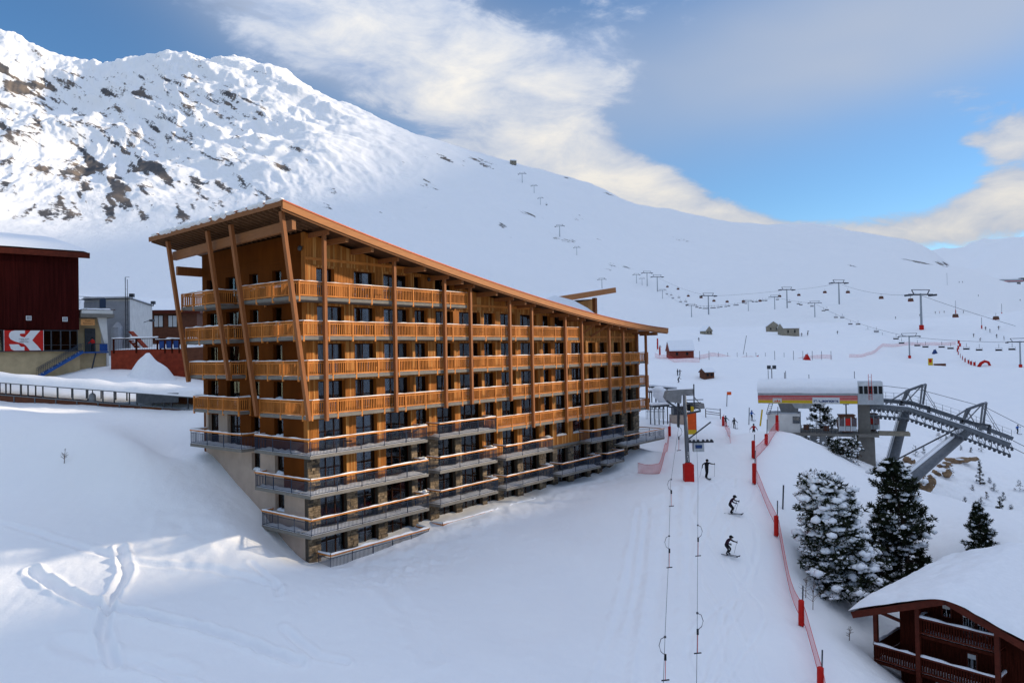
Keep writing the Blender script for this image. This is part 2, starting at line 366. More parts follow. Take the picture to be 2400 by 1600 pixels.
# the big slope, the ridge line, and the drop behind it
cp((60, 700, 420), (250, 690, 480), (450, 690, 520), (200, 520, 950), (200, 380, 1450), (200, 262, 1950), (0, 520, 900), (0, 320, 1500), (0, 180, 2000), (450, 520, 950), (420, 330, 1500), (420, 220, 1850),
   (620, 480, 1050), (620, 310, 1600), (760, 330, 1500), (900, 560, 850), (900, 420, 1300), (1200, 640, 700), (1200, 500, 1150), (1500, 645, 950), (1500, 560, 1250), (1800, 660, 800), (1800, 600, 1080), (2100, 645, 800), (1050, 600, 780))
RIDGE = [(-500, 60, 2300), (-200, 90, 2350), (0, 84, 2450), (80, 118, 2450), (150, 148, 2480), (215, 178, 2500), (270, 178, 2500), (340, 170, 2450), (415, 136, 2250), (480, 146, 2250), (560, 154, 2250), (650, 164, 2200), (700, 200, 2150),
         (760, 238, 2100), (850, 272, 2000), (960, 312, 1900), (1010, 334, 1850), (1080, 350, 1800), (1150, 370, 1750), (1200, 382, 1700), (1260, 398, 1680), (1330, 418, 1650), (1400, 440, 1620), (1500, 495, 1600), (1560, 503, 1560), (1640, 510, 1520),
         (1750, 530, 1480), (1850, 541, 1440), (2000, 556, 1300), (2100, 574, 1150), (2200, 602, 1000), (2300, 648, 850), (2400, 672, 760)]
cp(*RIDGE)
for px, py, D in RIDGE[::2]: cp((px, py+110, D*1.22), (px, py+380, D*1.7))
# out of frame: flat below the camera, and an unseen steep rise at right, added to shade piste and slopes
cw((-25, 18, -16.5), (0, 18, -18), (25, 18, -20), (-15, 6, -17), (15, 6, -19))
for u, D, v in [(.80, 60, -.36), (.80, 95, -.22), (.80, 150, -.10), (.80, 230, -.035), (.80, 480, .03), (.82, 800, .07),
                (.85, 1500, .05), (.85, 2500, .04), (.85, 3600, .04), (.74, 2200, .02), (1.0, 60, -.25), (1.0, 110, .05),
                (1.3, 22, -.60), (1.3, 34, -.20), (1.3, 48, .20), (1.3, 60, .40), (1.3, 72, .40), (1.3, 84, .35), (1.3, 100, .32), (1.3, 118, .31), (1.3, 136, .56), (1.3, 156, .70), (1.3, 200, .76), (1.3, 480, .70), (1.3, 1000, .67), (1.3, 1400, .66), (1.3, 2300, .63), (1.3, 3200, .70), (1.3, 4300, .70),
                (1.7, 30, .0), (1.7, 60, .35), (1.7, 110, .40), (1.7, 160, .7), (1.7, 300, .75), (1.7, 1000, .75), (1.7, 2500, .75), (1.7, 4300, .75)]:
    cw((u*D, D, v*D))
CP = np.array(CP)
_cu = np.stack([CP[:, 0]/CP[:, 1], np.log(CP[:, 1])], 1); _cv = CP[:, 2]/CP[:, 1]
_MQ = 0.05
def _phi(a, b): return np.sqrt((a[:, None, 0]-b[None, :, 0])**2+(a[:, None, 1]-b[None, :, 1])**2+_MQ**2)
_n = len(CP); _A = np.zeros((_n+3, _n+3)); _A[:_n, :_n] = -_phi(_cu, _cu)+np.eye(_n)*2e-4
_A[:_n, _n] = 1; _A[:_n, _n+1:] = _cu; _A[_n, :_n] = 1; _A[_n+1:, :_n] = _cu.T
_w = np.linalg.solve(_A, np.concatenate([_cv, np.zeros(3)]))
def base_v(u, ln):
    q = np.stack([u.ravel(), ln.ravel()], 1); r = np.empty(len(q))
    for i in range(0, len(q), 20000):
        k = q[i:i+20000]; r[i:i+20000] = -_phi(k, _cu)@_w[:_n]+_w[_n]+k@_w[_n+1:]
    return r.reshape(u.shape)
def seg_dist(x, y, pts):
    best = np.full(x.shape, 1e9)
    for (ax, ay), (bx, by) in zip(pts[:-1], pts[1:]):
        dx, dy = bx-ax, by-ay; t = np.clip(((x-ax)*dx+(y-ay)*dy)/(dx*dx+dy*dy), 0, 1)
        best = np.minimum(best, np.hypot(x-ax-t*dx, y-ay-t*dy))
    return best
def smooth(a, b, x):
    t = np.clip((x-a)/(b-a), 0, 1); return t*t*(3-2*t)
# ski tracks in the powder: polylines of world points
def gp(px, py, D): p = P(px, py, D); return (p[0], p[1])
TRACKS = [([gp(75, 1350, 45.6), gp(150, 1395, 43.4), gp(240, 1435, 41.8), gp(420, 1458, 41), gp(560, 1482, 40.3), gp(700, 1525, 39.3)], .24, .34),
          ([gp(282, 1280, 48.5), gp(296, 1335, 45.8), gp(256, 1425, 42.2), gp(240, 1500, 39.6), gp(268, 1580, 37)], .24, .32),
          ([gp(-20, 1222, 51), gp(80, 1246, 50), gp(200, 1282, 48.3), gp(330, 1312, 47), gp(500, 1345, 46.8), gp(650, 1378, 46)], .22, .14), ([gp(665, 1478, 41.8), gp(740, 1530, 40), gp(810, 1545, 39.8)], .2, .18), ([gp(590, 1338, 48), gp(640, 1368, 46.5), gp(655, 1400, 45)], .2, .14),
          ([gp(330, 1570, 37), gp(420, 1600, 36.3), gp(520, 1640, 35.6)], .22, .2), ([gp(1500, 1200, 66.5), gp(1470, 1380, 54.3), gp(1420, 1560, 44.6), gp(1390, 1700, 39)], .25, .09), ([gp(1515, 1200, 66.5), gp(1500, 1380, 54.3), gp(1470, 1560, 44.6), gp(1450, 1700, 39)], .25, .08)]
TRACKS += [([gp(1530, 1180, 68), gp(1490, 1380, 54), gp(1450, 1560, 44.5), gp(1430, 1700, 39)], .5, .10),
          ([gp(1560, 1180, 68), gp(1540, 1400, 53), gp(1500, 1650, 41)], .6, .10),
          ([gp(1617, 1150, 70), gp(1612, 1400, 53.5), gp(1606, 1650, 42)], .35, .08), ([gp(1590, 1150, 70), gp(1582, 1400, 53), gp(1574, 1650, 42)], .35, .08)]
TRACKS += [([gp(150, 1520, 38.5), gp(260, 1550, 37.5), gp(420, 1560, 37)], .45, .16), ([gp(880, 1340, 50), gp(960, 1420, 46), gp(1010, 1540, 41)], .5, .10)]
for k, (x0, ph, am) in enumerate(((1660, 0, 1.0), (1690, 1.5, 1.4), (1720, 3.0, 1.2), (1745, 4.2, 1.0), (1670, 2.4, 1.8), (1735, .8, 1.6))):
    TRACKS.append(([(gp(x0, 1200, 74-i*2.6)[0]*(1-.0)+am*math.sin(i*.8+ph), 74-i*2.6) for i in range(13)], .16, .055))
PISTE = [gp(1690, 1000, 128), gp(1690, 1100, 78), gp(1700, 1250, 63), gp(1690, 1400, 53), gp(1680, 1650, 41)]
def terrain_z(u, D):
    """height over the polar grid: u = x / y, D = y"""
    ln = np.log(D); z = base_v(u, ln)*D; x = u*D
    near = 1-smooth(110, 240, D); mid = smooth(90, 200, D)*(1-smooth(420, 800, D))
    groom = smooth(3, 9, seg_dist(x, D, PISTE))
    soft = near*(.25+.75*groom)
    z = z+soft*(.24*fbm(x/11, D/11, 2, 3)+.035*fbm(x/2.2, D/2.2, 3, 9))
    z = z+near*.02*noise2(x/.7, D/.7, 40)*groom
    z = z+near*(1-groom)*.035*fbm(x/1.1, D/3.0, 2, 44)
    bank = np.exp(-((x-62)/26)**2-((D-108)/30)**2)
    z = z+bank*(.55*fbm(x/5, D/5, 4, 171)+.25*np.abs(fbm(x/1.8, D/1.8, 2, 173)))
    z = z+mid*(1.1*fbm(x/45, D/45, 3, 21)+.25*fbm(x/9, D/9, 2, 25))
    for pts, w, dep in TRACKS:
        d = seg_dist(x, D, pts); z = z-1.25*dep*np.exp(-(d/w)**2)*(.8+.4*noise2(x/1.3, D/1.3, 5))+dep*.75*np.exp(-((d-w*1.9)/(w*.7))**2)*(.6+.6*noise2(x/.8, D/.8, 6))
    # heaped snow along the foot of the hotel
    hs = (x-HO[0])*HE1[0]+(D-HO[1])*HE1[1]; ht = (x-HO[0])*HE2[0]+(D-HO[1])*HE2[1]
    heap = np.exp(-((ht+3.0)/1.6)**2)*smooth(-3, 1, hs)*(1-smooth(42, 50, hs)); z = z+heap*(.15+.12*fbm(x/1.6, D/1.6, 3, 61))
    rough = np.exp(-((ht+5.5)/1.5)**2)*np.exp(-((hs-3)/7)**2); z = z+rough*.18*np.abs(fbm(x/.8, D/.8, 2, 67))
    lip = np.exp(-((ht-4)/7.0)**2)*np.exp(-((hs+6.5)/2.4)**2); z = z+lip*.15*(.4+fbm(x/1.8, D/1.8, 2, 71))
    # mountain relief
    far = smooth(480, 1150, D)
    px = 1200+FOC*u; leftw = 1-smooth(620, 1050, px); hi = smooth(750, 1700, D)
    big = ridged(x/420+.0007*z, D/700, 4, 81)
    wob = 40*noise2(x/260, z/260, 77); strat = ridged((x*.82-z*.57)/520, (x*.57+z*.82+wob)/120, 5, 91, .6)
    amp = far*(5+11*leftw*hi)
    z = z+amp*(big-.55)+far*(1.0+13*leftw*hi)*(strat-.6)
    z = z+far*leftw*hi*3*(ridged(x/150+.15*strat, (D+z)/210, 4, 85)-.5)
    z = z+far*(1.6+2.2*leftw*hi)*fbm(x/40, D/50, 4, 95)
    return z
def ground_z(x, y):
    return float(terrain_z(np.array([x/y]), np.array([float(y)]))[0])
def G(px, py, D):
    """the point of the ground seen at that spot of the view, near depth D"""
    ds = D*np.linspace(.80, 1.22, 43); xs = np.array([P(px, py, d)[0] for d in ds]); zs = terrain_z(xs/ds, ds)
    zl = np.array([P(px, py, d)[2] for d in ds]); e = zs-zl; k = None
    for i in sorted(range(42), key=lambda i: abs(ds[i]-D)):
        if e[i] <= 0 <= e[i+1]: k = i; break
    if k is None:
        k = int(np.argmin(np.abs(e)+.02*np.abs(ds-D))); return Vector((xs[k], ds[k], zs[k]))
    f = -e[k]/(e[k+1]-e[k]+1e-9); d = ds[k]+(ds[k+1]-ds[k])*f; x = P(px, py, d)[0]; return Vector((x, d, ground_z(x, d)))

_us = np.concatenate([np.linspace(-1.7, -.80, 50, endpoint=False), np.linspace(-.80, .80, 900, endpoint=False), np.linspace(.80, 2.0, 80)])
_d1 = np.exp(np.concatenate([np.linspace(math.log(5), math.log(32), 40, endpoint=False), np.linspace(math.log(32), math.log(130), 400, endpoint=False), np.linspace(math.log(130), math.log(480), 110)]))
_d2 = np.exp(np.concatenate([np.linspace(math.log(480), math.log(2600), 330, endpoint=False), np.linspace(math.log(2600), math.log(4600), 20)]))
def grid_mesh(name, us, ds, material):
    uu, dd = np.meshgrid(us, ds); z = terrain_z(uu, dd); ny, nx = uu.shape
    co = np.stack([uu*dd, dd, z], -1).reshape(-1, 3)
    idx = np.arange(nx*ny).reshape(ny, nx)
    f = np.stack([idx[:-1, :-1], idx[:-1, 1:], idx[1:, 1:], idx[1:, :-1]], -1).reshape(-1, 4)
    me = bpy.data.meshes.new(name); me.vertices.add(len(co)); me.vertices.foreach_set('co', co.ravel())
    me.loops.add(f.size); me.loops.foreach_set('vertex_index', f.ravel().astype(np.int32))
    me.polygons.add(len(f)); me.polygons.foreach_set('loop_start', np.arange(0, f.size, 4, dtype=np.int32)); me.polygons.foreach_set('loop_total', np.full(len(f), 4, dtype=np.int32))
    me.polygons.foreach_set('use_smooth', np.ones(len(f), dtype=bool)); me.materials.append(material); me.update(calc_edges=True); me.validate()
    o = bpy.data.objects.new(name, me); col.objects.link(o); return o, co, (ny, nx)

def snow_ground_mat():
    m = bpy.data.materials.new('snow_ground'); m.use_nodes = True; nt = m.node_tree; N = nt.nodes; LK = nt.links; b = N['Principled BSDF']
    b.inputs['Roughness'].default_value = .8; b.inputs['Specular IOR Level'].default_value = .15
    tc = N.new('ShaderNodeTexCoord')
    n1 = N.new('ShaderNodeTexNoise'); n1.inputs['Scale'].default_value = .22; n1.inputs['Detail'].default_value = 5; LK.new(tc.outputs['Object'], n1.inputs['Vector'])
    r = N.new('ShaderNodeValToRGB'); r.color_ramp.elements[0].color = (.84, .85, .88, 1); r.color_ramp.elements[1].color = (.90, .90, .91, 1); LK.new(n1.outputs[0], r.inputs[0]); LK.new(r.outputs[0], b.inputs['Base Color'])
    n2 = N.new('ShaderNodeTexNoise'); n2.inputs['Scale'].default_value = 1.6; n2.inputs['Detail'].default_value = 9; n2.inputs['Roughness'].default_value = .68; LK.new(tc.outputs['Object'], n2.inputs['Vector'])
    bp = N.new('ShaderNodeBump'); bp.inputs['Strength'].default_value = .55; bp.inputs['Distance'].default_value = .10; LK.new(n2.outputs[0], bp.inputs['Height']); LK.new(bp.outputs[0], b.inputs['Normal'])
    return m
def mountain_mat():
    m = bpy.data.materials.new('snow_and_rock'); m.use_nodes = True; nt = m.node_tree; N = nt.nodes; LK = nt.links; b = N['Principled BSDF']
    b.inputs['Roughness'].default_value = .85; b.inputs['Specular IOR Level'].default_value = .1
    at = N.new('ShaderNodeAttribute'); at.attribute_name = 'rock'
    tc = N.new('ShaderNodeTexCoord'); mp = N.new('ShaderNodeMapping'); mp.vector_type = 'TEXTURE'; mp.inputs['Rotation'].default_value = (0, R_(34), 0); mp.inputs['Scale'].default_value = (80, 50, 13); LK.new(tc.outputs['Object'], mp.inputs[0])
    n = N.new('ShaderNodeTexNoise'); n.inputs['Scale'].default_value = 3.2; n.inputs['Detail'].default_value = 9; n.inputs['Roughness'].default_value = .74; LK.new(mp.outputs[0], n.inputs['Vector'])
    a = N.new('ShaderNodeMath'); a.operation = 'ADD'; LK.new(at.outputs['Fac'], a.inputs[0]); LK.new(n.outputs[0], a.inputs[1])
    mr = N.new('ShaderNodeMapRange'); mr.interpolation_type = 'SMOOTHSTEP'; mr.inputs[1].default_value = .83; mr.inputs[2].default_value = .95; LK.new(a.outputs[0], mr.inputs[0])
    n2 = N.new('ShaderNodeTexNoise'); n2.inputs['Scale'].default_value = .02; n2.inputs['Detail'].default_value = 6; LK.new(tc.outputs['Object'], n2.inputs['Vector'])
    r = N.new('ShaderNodeValToRGB'); r.color_ramp.elements[0].color = (.085, .085, .092, 1); r.color_ramp.elements[1].color = (.19, .155, .13, 1); r.color_ramp.elements[0].position = .42; r.color_ramp.elements[1].position = .62; LK.new(n2.outputs[0], r.inputs[0])
    mx = N.new('ShaderNodeMixRGB'); mx.inputs[1].default_value = (.88, .885, .90, 1); LK.new(mr.outputs[0], mx.inputs[0]); LK.new(r.outputs[0], mx.inputs[2]); LK.new(mx.outputs[0], b.inputs['Base Color'])
    bp = N.new('ShaderNodeBump'); bp.inputs['Strength'].default_value = .5; bp.inputs['Distance'].default_value = 4.0; LK.new(n.outputs[0], bp.inputs['Height']); LK.new(bp.outputs[0], b.inputs['Normal'])
    return m
ground, _, _ = grid_mesh('ground', _us, _d1, snow_ground_mat()); tag(ground, kind='structure')
mountain, _co, _sh = grid_mesh('mountain', _us, _d2, mountain_mat()); tag(mountain, kind='structure')
def rock_attr():
    x, y, z = _co.T; dep = _co@_fw; px = 1200+FOC*(_co@_rt)/dep; py = 800-FOC*(_co@_up)/dep
    w = np.zeros(len(x))
    for cx, cy, rx, ry, ang, k in ROCKS:
        ca, sa = math.cos(R_(ang)), math.sin(R_(ang)); a = ((px-cx)*ca+(py-cy)*sa)/rx; b_ = (-(px-cx)*sa+(py-cy)*ca)/ry
        w = np.maximum(w, k*np.exp(-(a*a+b_*b_)))
    st = fbm((x*.82-z*.57)/110, (x*.57+z*.82)/17, 5, 131, .62)
    sp = smooth(.42, .75, fbm(x/55, z/30, 3, 141))*smooth(.15, .6, fbm(x/330, z/200, 2, 151))*(py < 640)
    left = (1-smooth(450, 900, px))*smooth(90, 200, py)*(1-smooth(480, 600, py))
    val = np.maximum(w*(.50+.72*st), np.maximum(.34*sp, left*(.20+.36*st)))
    at = mountain.data.attributes.new('rock', 'FLOAT', 'POINT'); at.data.foreach_set('value', val.astype(np.float32))
ROCKS = [(40, 190, 120, 38, 32, .95), (120, 215, 90, 30, 35, .8), (20, 290, 90, 70, 30, .62), (60, 340, 120, 40, 30, .5), (170, 205, 60, 25, 35, .6), (255, 222, 40, 25, 30, .8), (330, 210, 70, 30, 20, .7), (440, 205, 60, 45, 40, .65),
         (560, 245, 70, 28, 30, .85), (600, 258, 40, 18, 25, .7), (310, 370, 90, 26, 35, 1.05), (360, 395, 80, 22, 33, 1.1), (420, 420, 50, 18, 33, .9), (220, 395, 90, 30, 32, .95), (265, 425, 70, 22, 30, 1.1), (190, 440, 90, 45, 35, .75), (250, 480, 90, 40, 40, .7),
         (420, 350, 60, 40, 30, .6), (480, 330, 60, 20, 40, .55), (540, 440, 110, 40, 20, .62), (620, 460, 70, 30, 30, .6), (480, 430, 50, 25, 20, .6), (120, 400, 100, 40, 30, .55), (60, 430, 80, 30, 20, .5), (380, 160, 60, 30, 40, .45), (700, 360, 50, 22, 20, .6),
         (720, 375, 25, 10, 20, .8), (650, 400, 40, 60, 50, .5), (340, 500, 60, 30, 20, .5), (430, 510, 30, 40, 0, .6), (470, 160, 90, 30, 30, .38), (620, 190, 80, 30, 40, .4), (1030, 372, 45, 14, 10, .62), (1120, 380, 60, 12, 15, .66), (900, 500, 18, 8, 0, .7), (1000, 430, 45, 30, 30, .42), (1010, 480, 60, 14, 10, .45),
         (790, 440, 40, 60, 30, .40), (770, 480, 20, 30, 0, .5), (1240, 500, 40, 12, 20, .55), (1180, 530, 40, 14, 0, .45), (1360, 510, 30, 14, 10, .48), (1210, 555, 40, 10, 0, .5), (1060, 590, 25, 14, 0, .42), (1900, 600, 60, 10, 5, .35), (2000, 625, 30, 8, 20, .5), (2160, 612, 60, 10, 10, .55), (2210, 618, 30, 8, 10, .6), (1600, 560, 60, 14, 10, .33), (1430, 455, 30, 8, 20, .5), (1335, 417, 20, 6, 10, .6), (90, 130, 90, 30, 30, .4), (1200, 384, 14, 6, 0, .8), (300, 560, 40, 14, 20, .5), (250, 600, 40, 14, 30, .45), (1480, 620, 30, 8, 0, .3), (200, 560, 90, 30, 20, .35)]
rock_attr()
# the slope that closes the view at the far right, behind the hill
def far_hill():
    b = MB(); tops = [(1700, 620), (1950, 606), (2150, 592), (2260, 574), (2330, 558), (2400, 552), (2560, 540), (2800, 520)]
    xs = np.linspace(1700, 2800, 60)
    def fn(a, c):
        px = 1700+1100*a; top = np.interp(px, [t[0] for t in tops], [t[1] for t in tops])
        D = 2700+900*c if c <= 1 else 3600
        py = 720+(top-720)*min(1, c*1.0)
        p = P(px, py, D); p[2] += 26*float(fbm(np.array([px/120]), np.array([c*3.0]), 4, 7)[0])*(.3+c); return p
    b.grid(70, 30, fn); o = b.build('hill', 'snow', smooth=True); tag(o, kind='structure')
far_hill()
# ------------------------------------------------------------------ hotel
HANG = math.pi/2-TH
hotel = thing('hotel', 'large timber hotel with curved overhanging roof, wooden balconies and stone lower floors', 'hotel', (HO[0], HO[1], -14.6), HANG, absz=True)
FL = [4.0-2.7*k for k in range(8)]
COLS = [(.98, 3.36), (4.32, 6.34), (7.21, 9.87), (10.48, 11.93), (12.88, 15.01), (15.76, 18.5), (19.03, 20.58), (21.38, 23.53), (24.32, 26.97), (27.96, 29.26), (30.0, 31.98), (32.92, 35.52), (36.11, 37.56), (38.43, 39.95), (41.43, 42.94), (44.1, 45.59)]
HLEN = 46.9
_es = np.array([-3.53, -1.37, 1.74, 5.71, 11.49, 19.96, 28.57, 37.77, 49.63]); _ez = np.array([10.0, 9.50, 8.86, 8.02, 6.98, 5.58, 4.29, 3.28, 2.43])
_pf = np.polyfit(_es, _ez, 4)
def ze(s, t=-2.6): return float(np.polyval(_pf, s))-.022*(t+2.6)
def zu(s, t=-2.6): return ze(s, t)-.52
hr = random.Random(11)
_ONES = 'first second third fourth fifth sixth seventh eighth ninth tenth eleventh twelfth thirteenth fourteenth fifteenth sixteenth seventeenth eighteenth nineteenth'.split()
def nth(i):
    if i < 20: return _ONES[i-1]
    t, o = divmod(i, 10); return ('twentieth', 'thirtieth', 'fortieth', 'fiftieth')[t-2] if o == 0 else ('twenty', 'thirty', 'forty', 'fifty')[t-2]+'-'+_ONES[o-1]
def front_hit(px, py, t):
    d = ray(px, py); k = (HO@HE2+t)/(d@HE2); p = d*k; return (float((p-HO)@HE1), float(p[2]))
def smax(k): return 15.3 if k == 0 else (32.2 if k == 1 else HLEN)
def wmat(k, s):
    if k <= 3: return 'clad'
    if k == 4: return 'clad' if s < 38.3 else 'stone'
    if k == 5: return 'stone' if s < .95 or 9.9 < s < 17 or s > 38.3 else 'clad'
    return 'stone'
STONES = ['mortar', 'stone_a', 'stone_b', 'stone_c']
def stone_fill(b, a0, a1, z0, z1, put):
    """irregular coursed rubble; put(a0, a1, z0, z1, out, mi) adds one stone"""
    z = z0
    while z < z1-.03:
        h = min(hr.uniform(.09, .24), z1-z); a = a0
        while a < a1-.02:
            w = hr.uniform(.16, .62)
            if a1-a-w < .12: w = a1-a
            w = min(w, a1-a)
            put(a+.012, a+w-.012, z+.012, z+h-.012, hr.uniform(.02, .085), hr.choice((1, 1, 2, 2, 3))); a += w
        z += h
def front_piece(a0, a1, z0, z1, kind, d0=0.0, d1=.42, name=None):
    b = MB()
    if kind == 'clad':
        b.box(a0, a1, d0, d1, z0, z1); n = max(1, int(round((a1-a0)/.135))); w = (a1-a0)/n
        for i in range(n): b.box(a0+i*w+.014, a0+(i+1)*w-.014, d0-.028-hr.uniform(0, .006), d0-.001, z0+.004, z1-.004, 1 if hr.random() < .3 else 0)
        return b.build(name or 'cladding', ['cladding', 'cladding_pale'], hotel)
    b.box(a0, a1, d0, d1, z0, z1)
    stone_fill(b, a0-.02, a1+.02, z0, z1, lambda p, q, r, s_, o, mi: b.box(p, q, d0-o, d0+.05, r, s_, mi))
    return b.build(name or 'stone_pier', STONES, hotel)
def window(parent_frame, a0, a1, z0, z1, depth, curt=None, sill=False, wide=2):
    """parent_frame maps (along, depth, z) to hotel space; depth grows inward"""
    def bx(b, p, q, d0, d1, r, s_, mi=0):
        A = parent_frame(p, d0); B = parent_frame(q, d1); b.box(A[0], B[0], A[1], B[1], r, s_, mi)
    f = .075; b = MB()
    bx(b, a0, a0+f, depth, depth+.09, z0, z1); bx(b, a1-f, a1, depth, depth+.09, z0, z1)
    bx(b, a0+f, a1-f, depth, depth+.09, z0, z0+f); bx(b, a0+f, a1-f, depth, depth+.09, z1-f, z1)
    n = max(1, int(round((a1-a0)/.95)))
    for i in range(1, n):
        c = a0+(a1-a0)*i/n; bx(b, c-.045, c+.045, depth+.003, depth+.087, z0+f, z1-f)
    w = b.build('window', 'frame_brown', hotel)
    for i in range(n):
        p = MB(); c0 = a0+(a1-a0)*i/n; c1 = a0+(a1-a0)*(i+1)/n
        bx(p, c0+.05, c1-.05, depth+.04, depth+.05, z0+f*.6, z1-f*.6); p.build('pane', 'glass', w)
    if curt is None: curt = hr.random()
    spans = []
    W = a1-a0
    if curt < .45: spans = [(a0+.08, a0+W*hr.uniform(.25, .6))]
    elif curt < .75: spans = [(a0+.08, a0+W*hr.uniform(.14, .3)), (a1-W*hr.uniform(.14, .3), a1-.08)]
    elif curt < .9: spans = [(a0+.08, a1-.08)]
    for (p, q) in spans:
        c = MB(); m = max(4, int((q-p)/.09)); vs = []; fs = []
        for i in range(m+1):
            x = p+(q-p)*i/m; d = depth+.22+(.035 if i % 2 else -.035); A = parent_frame(x, d)
            vs += [(A[0], A[1], z0+.03), (A[0], A[1], z1-.06)]
            if i: fs.append((2*i-2, 2*i, 2*i+1, 2*i-1))
        c.add(vs, fs); c.build('curtain', 'curtain', w)
    if sill:
        c = MB(); A = parent_frame(a0, .02); B = parent_frame(a1, depth)
        x0, x1 = sorted((A[0], B[0])); y0, y1 = sorted((A[1], B[1])); m = 8
        long_x = (x1-x0) > (y1-y0)
        def fn(i, j):
            e = min(i, 1-i, j, 1-j); h = .16*min(1, e*6)*(.6+.8*hr.random())
            return (x0+(x1-x0)*(i if long_x else j), y0+(y1-y0)*(j if long_x else i), z0+.012+h)
        c.grid(9, 5, fn); c.build('sill_snow', 'snow_pack', w, smooth=True)
    return w
FRONT = lambda a, d: (a, d)
SIDE = lambda a, d: (d, a)
# --- front wall, storey by storey
for k in range(8):
    z0 = FL[k]; zt = z0+2.26; top = z0+2.7-.26; sm = smax(k); z0s = z0
    prev = 0.0
    cols = [c for c in COLS if c[1] < sm+.3]
    edges = []
    for ci, (c0, c1) in enumerate(cols):
        if k == 0 and ci == 0: c0, c1 = .94, 2.51
        if k == 0 and ci == 3: c1 = 11.26
        if k == 4 and c0 > 38: c0 += .2
        if c0-prev > .05: edges.append((prev, c0))
        small = (ci in (3, 6) and k >= 4) or (ci in (9, 10, 11) and k == 5) or (ci in (9, 12) and k == 6) or (k == 7 and ci in (11, 13))
        zb = z0+.85 if small else z0+.02
        kind = wmat(k, (c0+c1)/2)
        if small: front_piece(c0, c1, z0, zb, kind)
        window(FRONT, c0, c1, zb, zt, .34, sill=small)
        front_piece(c0, c1, zt, top, kind, name='lintel' if kind == 'clad' else None)
        prev = c1
    edges.append((prev, sm if k >= 2 else cols[-1][1]+.3 if False else sm))
    for a0, a1 in edges: front_piece(a0, a1, z0, top, wmat(k, (a0+a1)/2) if a0 > 0 or k < 5 else 'stone')
# gable above the topmost storey of each stretch, up under the roof, with an orange trim board
for k, s0, s1 in ((0, 0.0, 15.3), (1, 15.3, 32.2), (2, 32.2, HLEN)):
    zb = FL[k]+2.44; n = int((s1-s0)/.135); w = (s1-s0)/n; b = MB()
    m = 14
    for i in range(m):
        a, c = s0+(s1-s0)*i/m, s0+(s1-s0)*(i+1)/m
        za, zc = max(zb+.05, zu(a, 0)+.06), max(zb+.05, zu(c, 0)+.06)
        b.add([(a, 0, zb), (c, 0, zb), (c, .42, zb), (a, .42, zb), (a, 0, za), (c, 0, zc), (c, .42, zc), (a, .42, za)], MB.BF)
    for i in range(n):
        a = s0+i*w; b.box(a+.014, a+w-.014, -.026-hr.uniform(0, .008), -.001, zb+.004, max(zb+.06, zu(a+w/2, 0)+.03), 1 if hr.random() < .3 else 0)
    b.build('gable_cladding', ['cladding', 'cladding_pale'], hotel)
    MB().box(s0+.02, s1-.02, -.07, -.03, zb+.32, zb+.52).build('trim_board', 'rail_wood', hotel)
# core: floors, dark rooms, the remaining walls
for k in range(8):
    MB().box(.02, smax(k)-.01, .02, 13.55, FL[k]-.25, FL[k]-.005).build('floor_slab', 'concrete', hotel)
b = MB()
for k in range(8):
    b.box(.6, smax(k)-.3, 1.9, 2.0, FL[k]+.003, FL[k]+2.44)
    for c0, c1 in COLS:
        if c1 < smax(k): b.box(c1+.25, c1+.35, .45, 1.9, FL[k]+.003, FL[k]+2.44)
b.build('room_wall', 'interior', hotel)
# --- side wall (the shaded left end)
SOP = [(11.66, 13.2), (8.55, 10.35), (5.86, 7.01), (2.86, 3.98)]
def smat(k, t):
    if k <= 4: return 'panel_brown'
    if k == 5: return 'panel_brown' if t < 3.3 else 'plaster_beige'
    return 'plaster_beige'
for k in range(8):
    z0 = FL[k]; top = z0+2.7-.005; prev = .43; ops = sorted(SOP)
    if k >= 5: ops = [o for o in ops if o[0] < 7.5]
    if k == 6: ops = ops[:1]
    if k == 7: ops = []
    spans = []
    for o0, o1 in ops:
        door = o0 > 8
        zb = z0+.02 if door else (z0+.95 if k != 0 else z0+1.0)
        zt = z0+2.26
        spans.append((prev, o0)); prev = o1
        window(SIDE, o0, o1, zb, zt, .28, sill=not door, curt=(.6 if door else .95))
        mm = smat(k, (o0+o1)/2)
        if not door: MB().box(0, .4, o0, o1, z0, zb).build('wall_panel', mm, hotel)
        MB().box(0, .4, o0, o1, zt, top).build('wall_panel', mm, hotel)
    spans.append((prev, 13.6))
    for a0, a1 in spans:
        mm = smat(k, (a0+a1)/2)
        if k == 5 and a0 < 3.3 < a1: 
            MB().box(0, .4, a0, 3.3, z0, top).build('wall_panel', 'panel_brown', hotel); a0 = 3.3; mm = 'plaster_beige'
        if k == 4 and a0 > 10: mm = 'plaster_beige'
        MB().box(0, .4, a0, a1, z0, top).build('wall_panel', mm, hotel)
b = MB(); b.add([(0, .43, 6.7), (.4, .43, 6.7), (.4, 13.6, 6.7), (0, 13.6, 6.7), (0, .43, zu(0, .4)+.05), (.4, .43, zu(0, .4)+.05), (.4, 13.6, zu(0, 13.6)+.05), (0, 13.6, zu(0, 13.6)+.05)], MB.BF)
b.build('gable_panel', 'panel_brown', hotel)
MB().box(-.04, .0, .5, 13.5, 6.95, 7.15).build('trim_board', 'panel_brown', hotel)
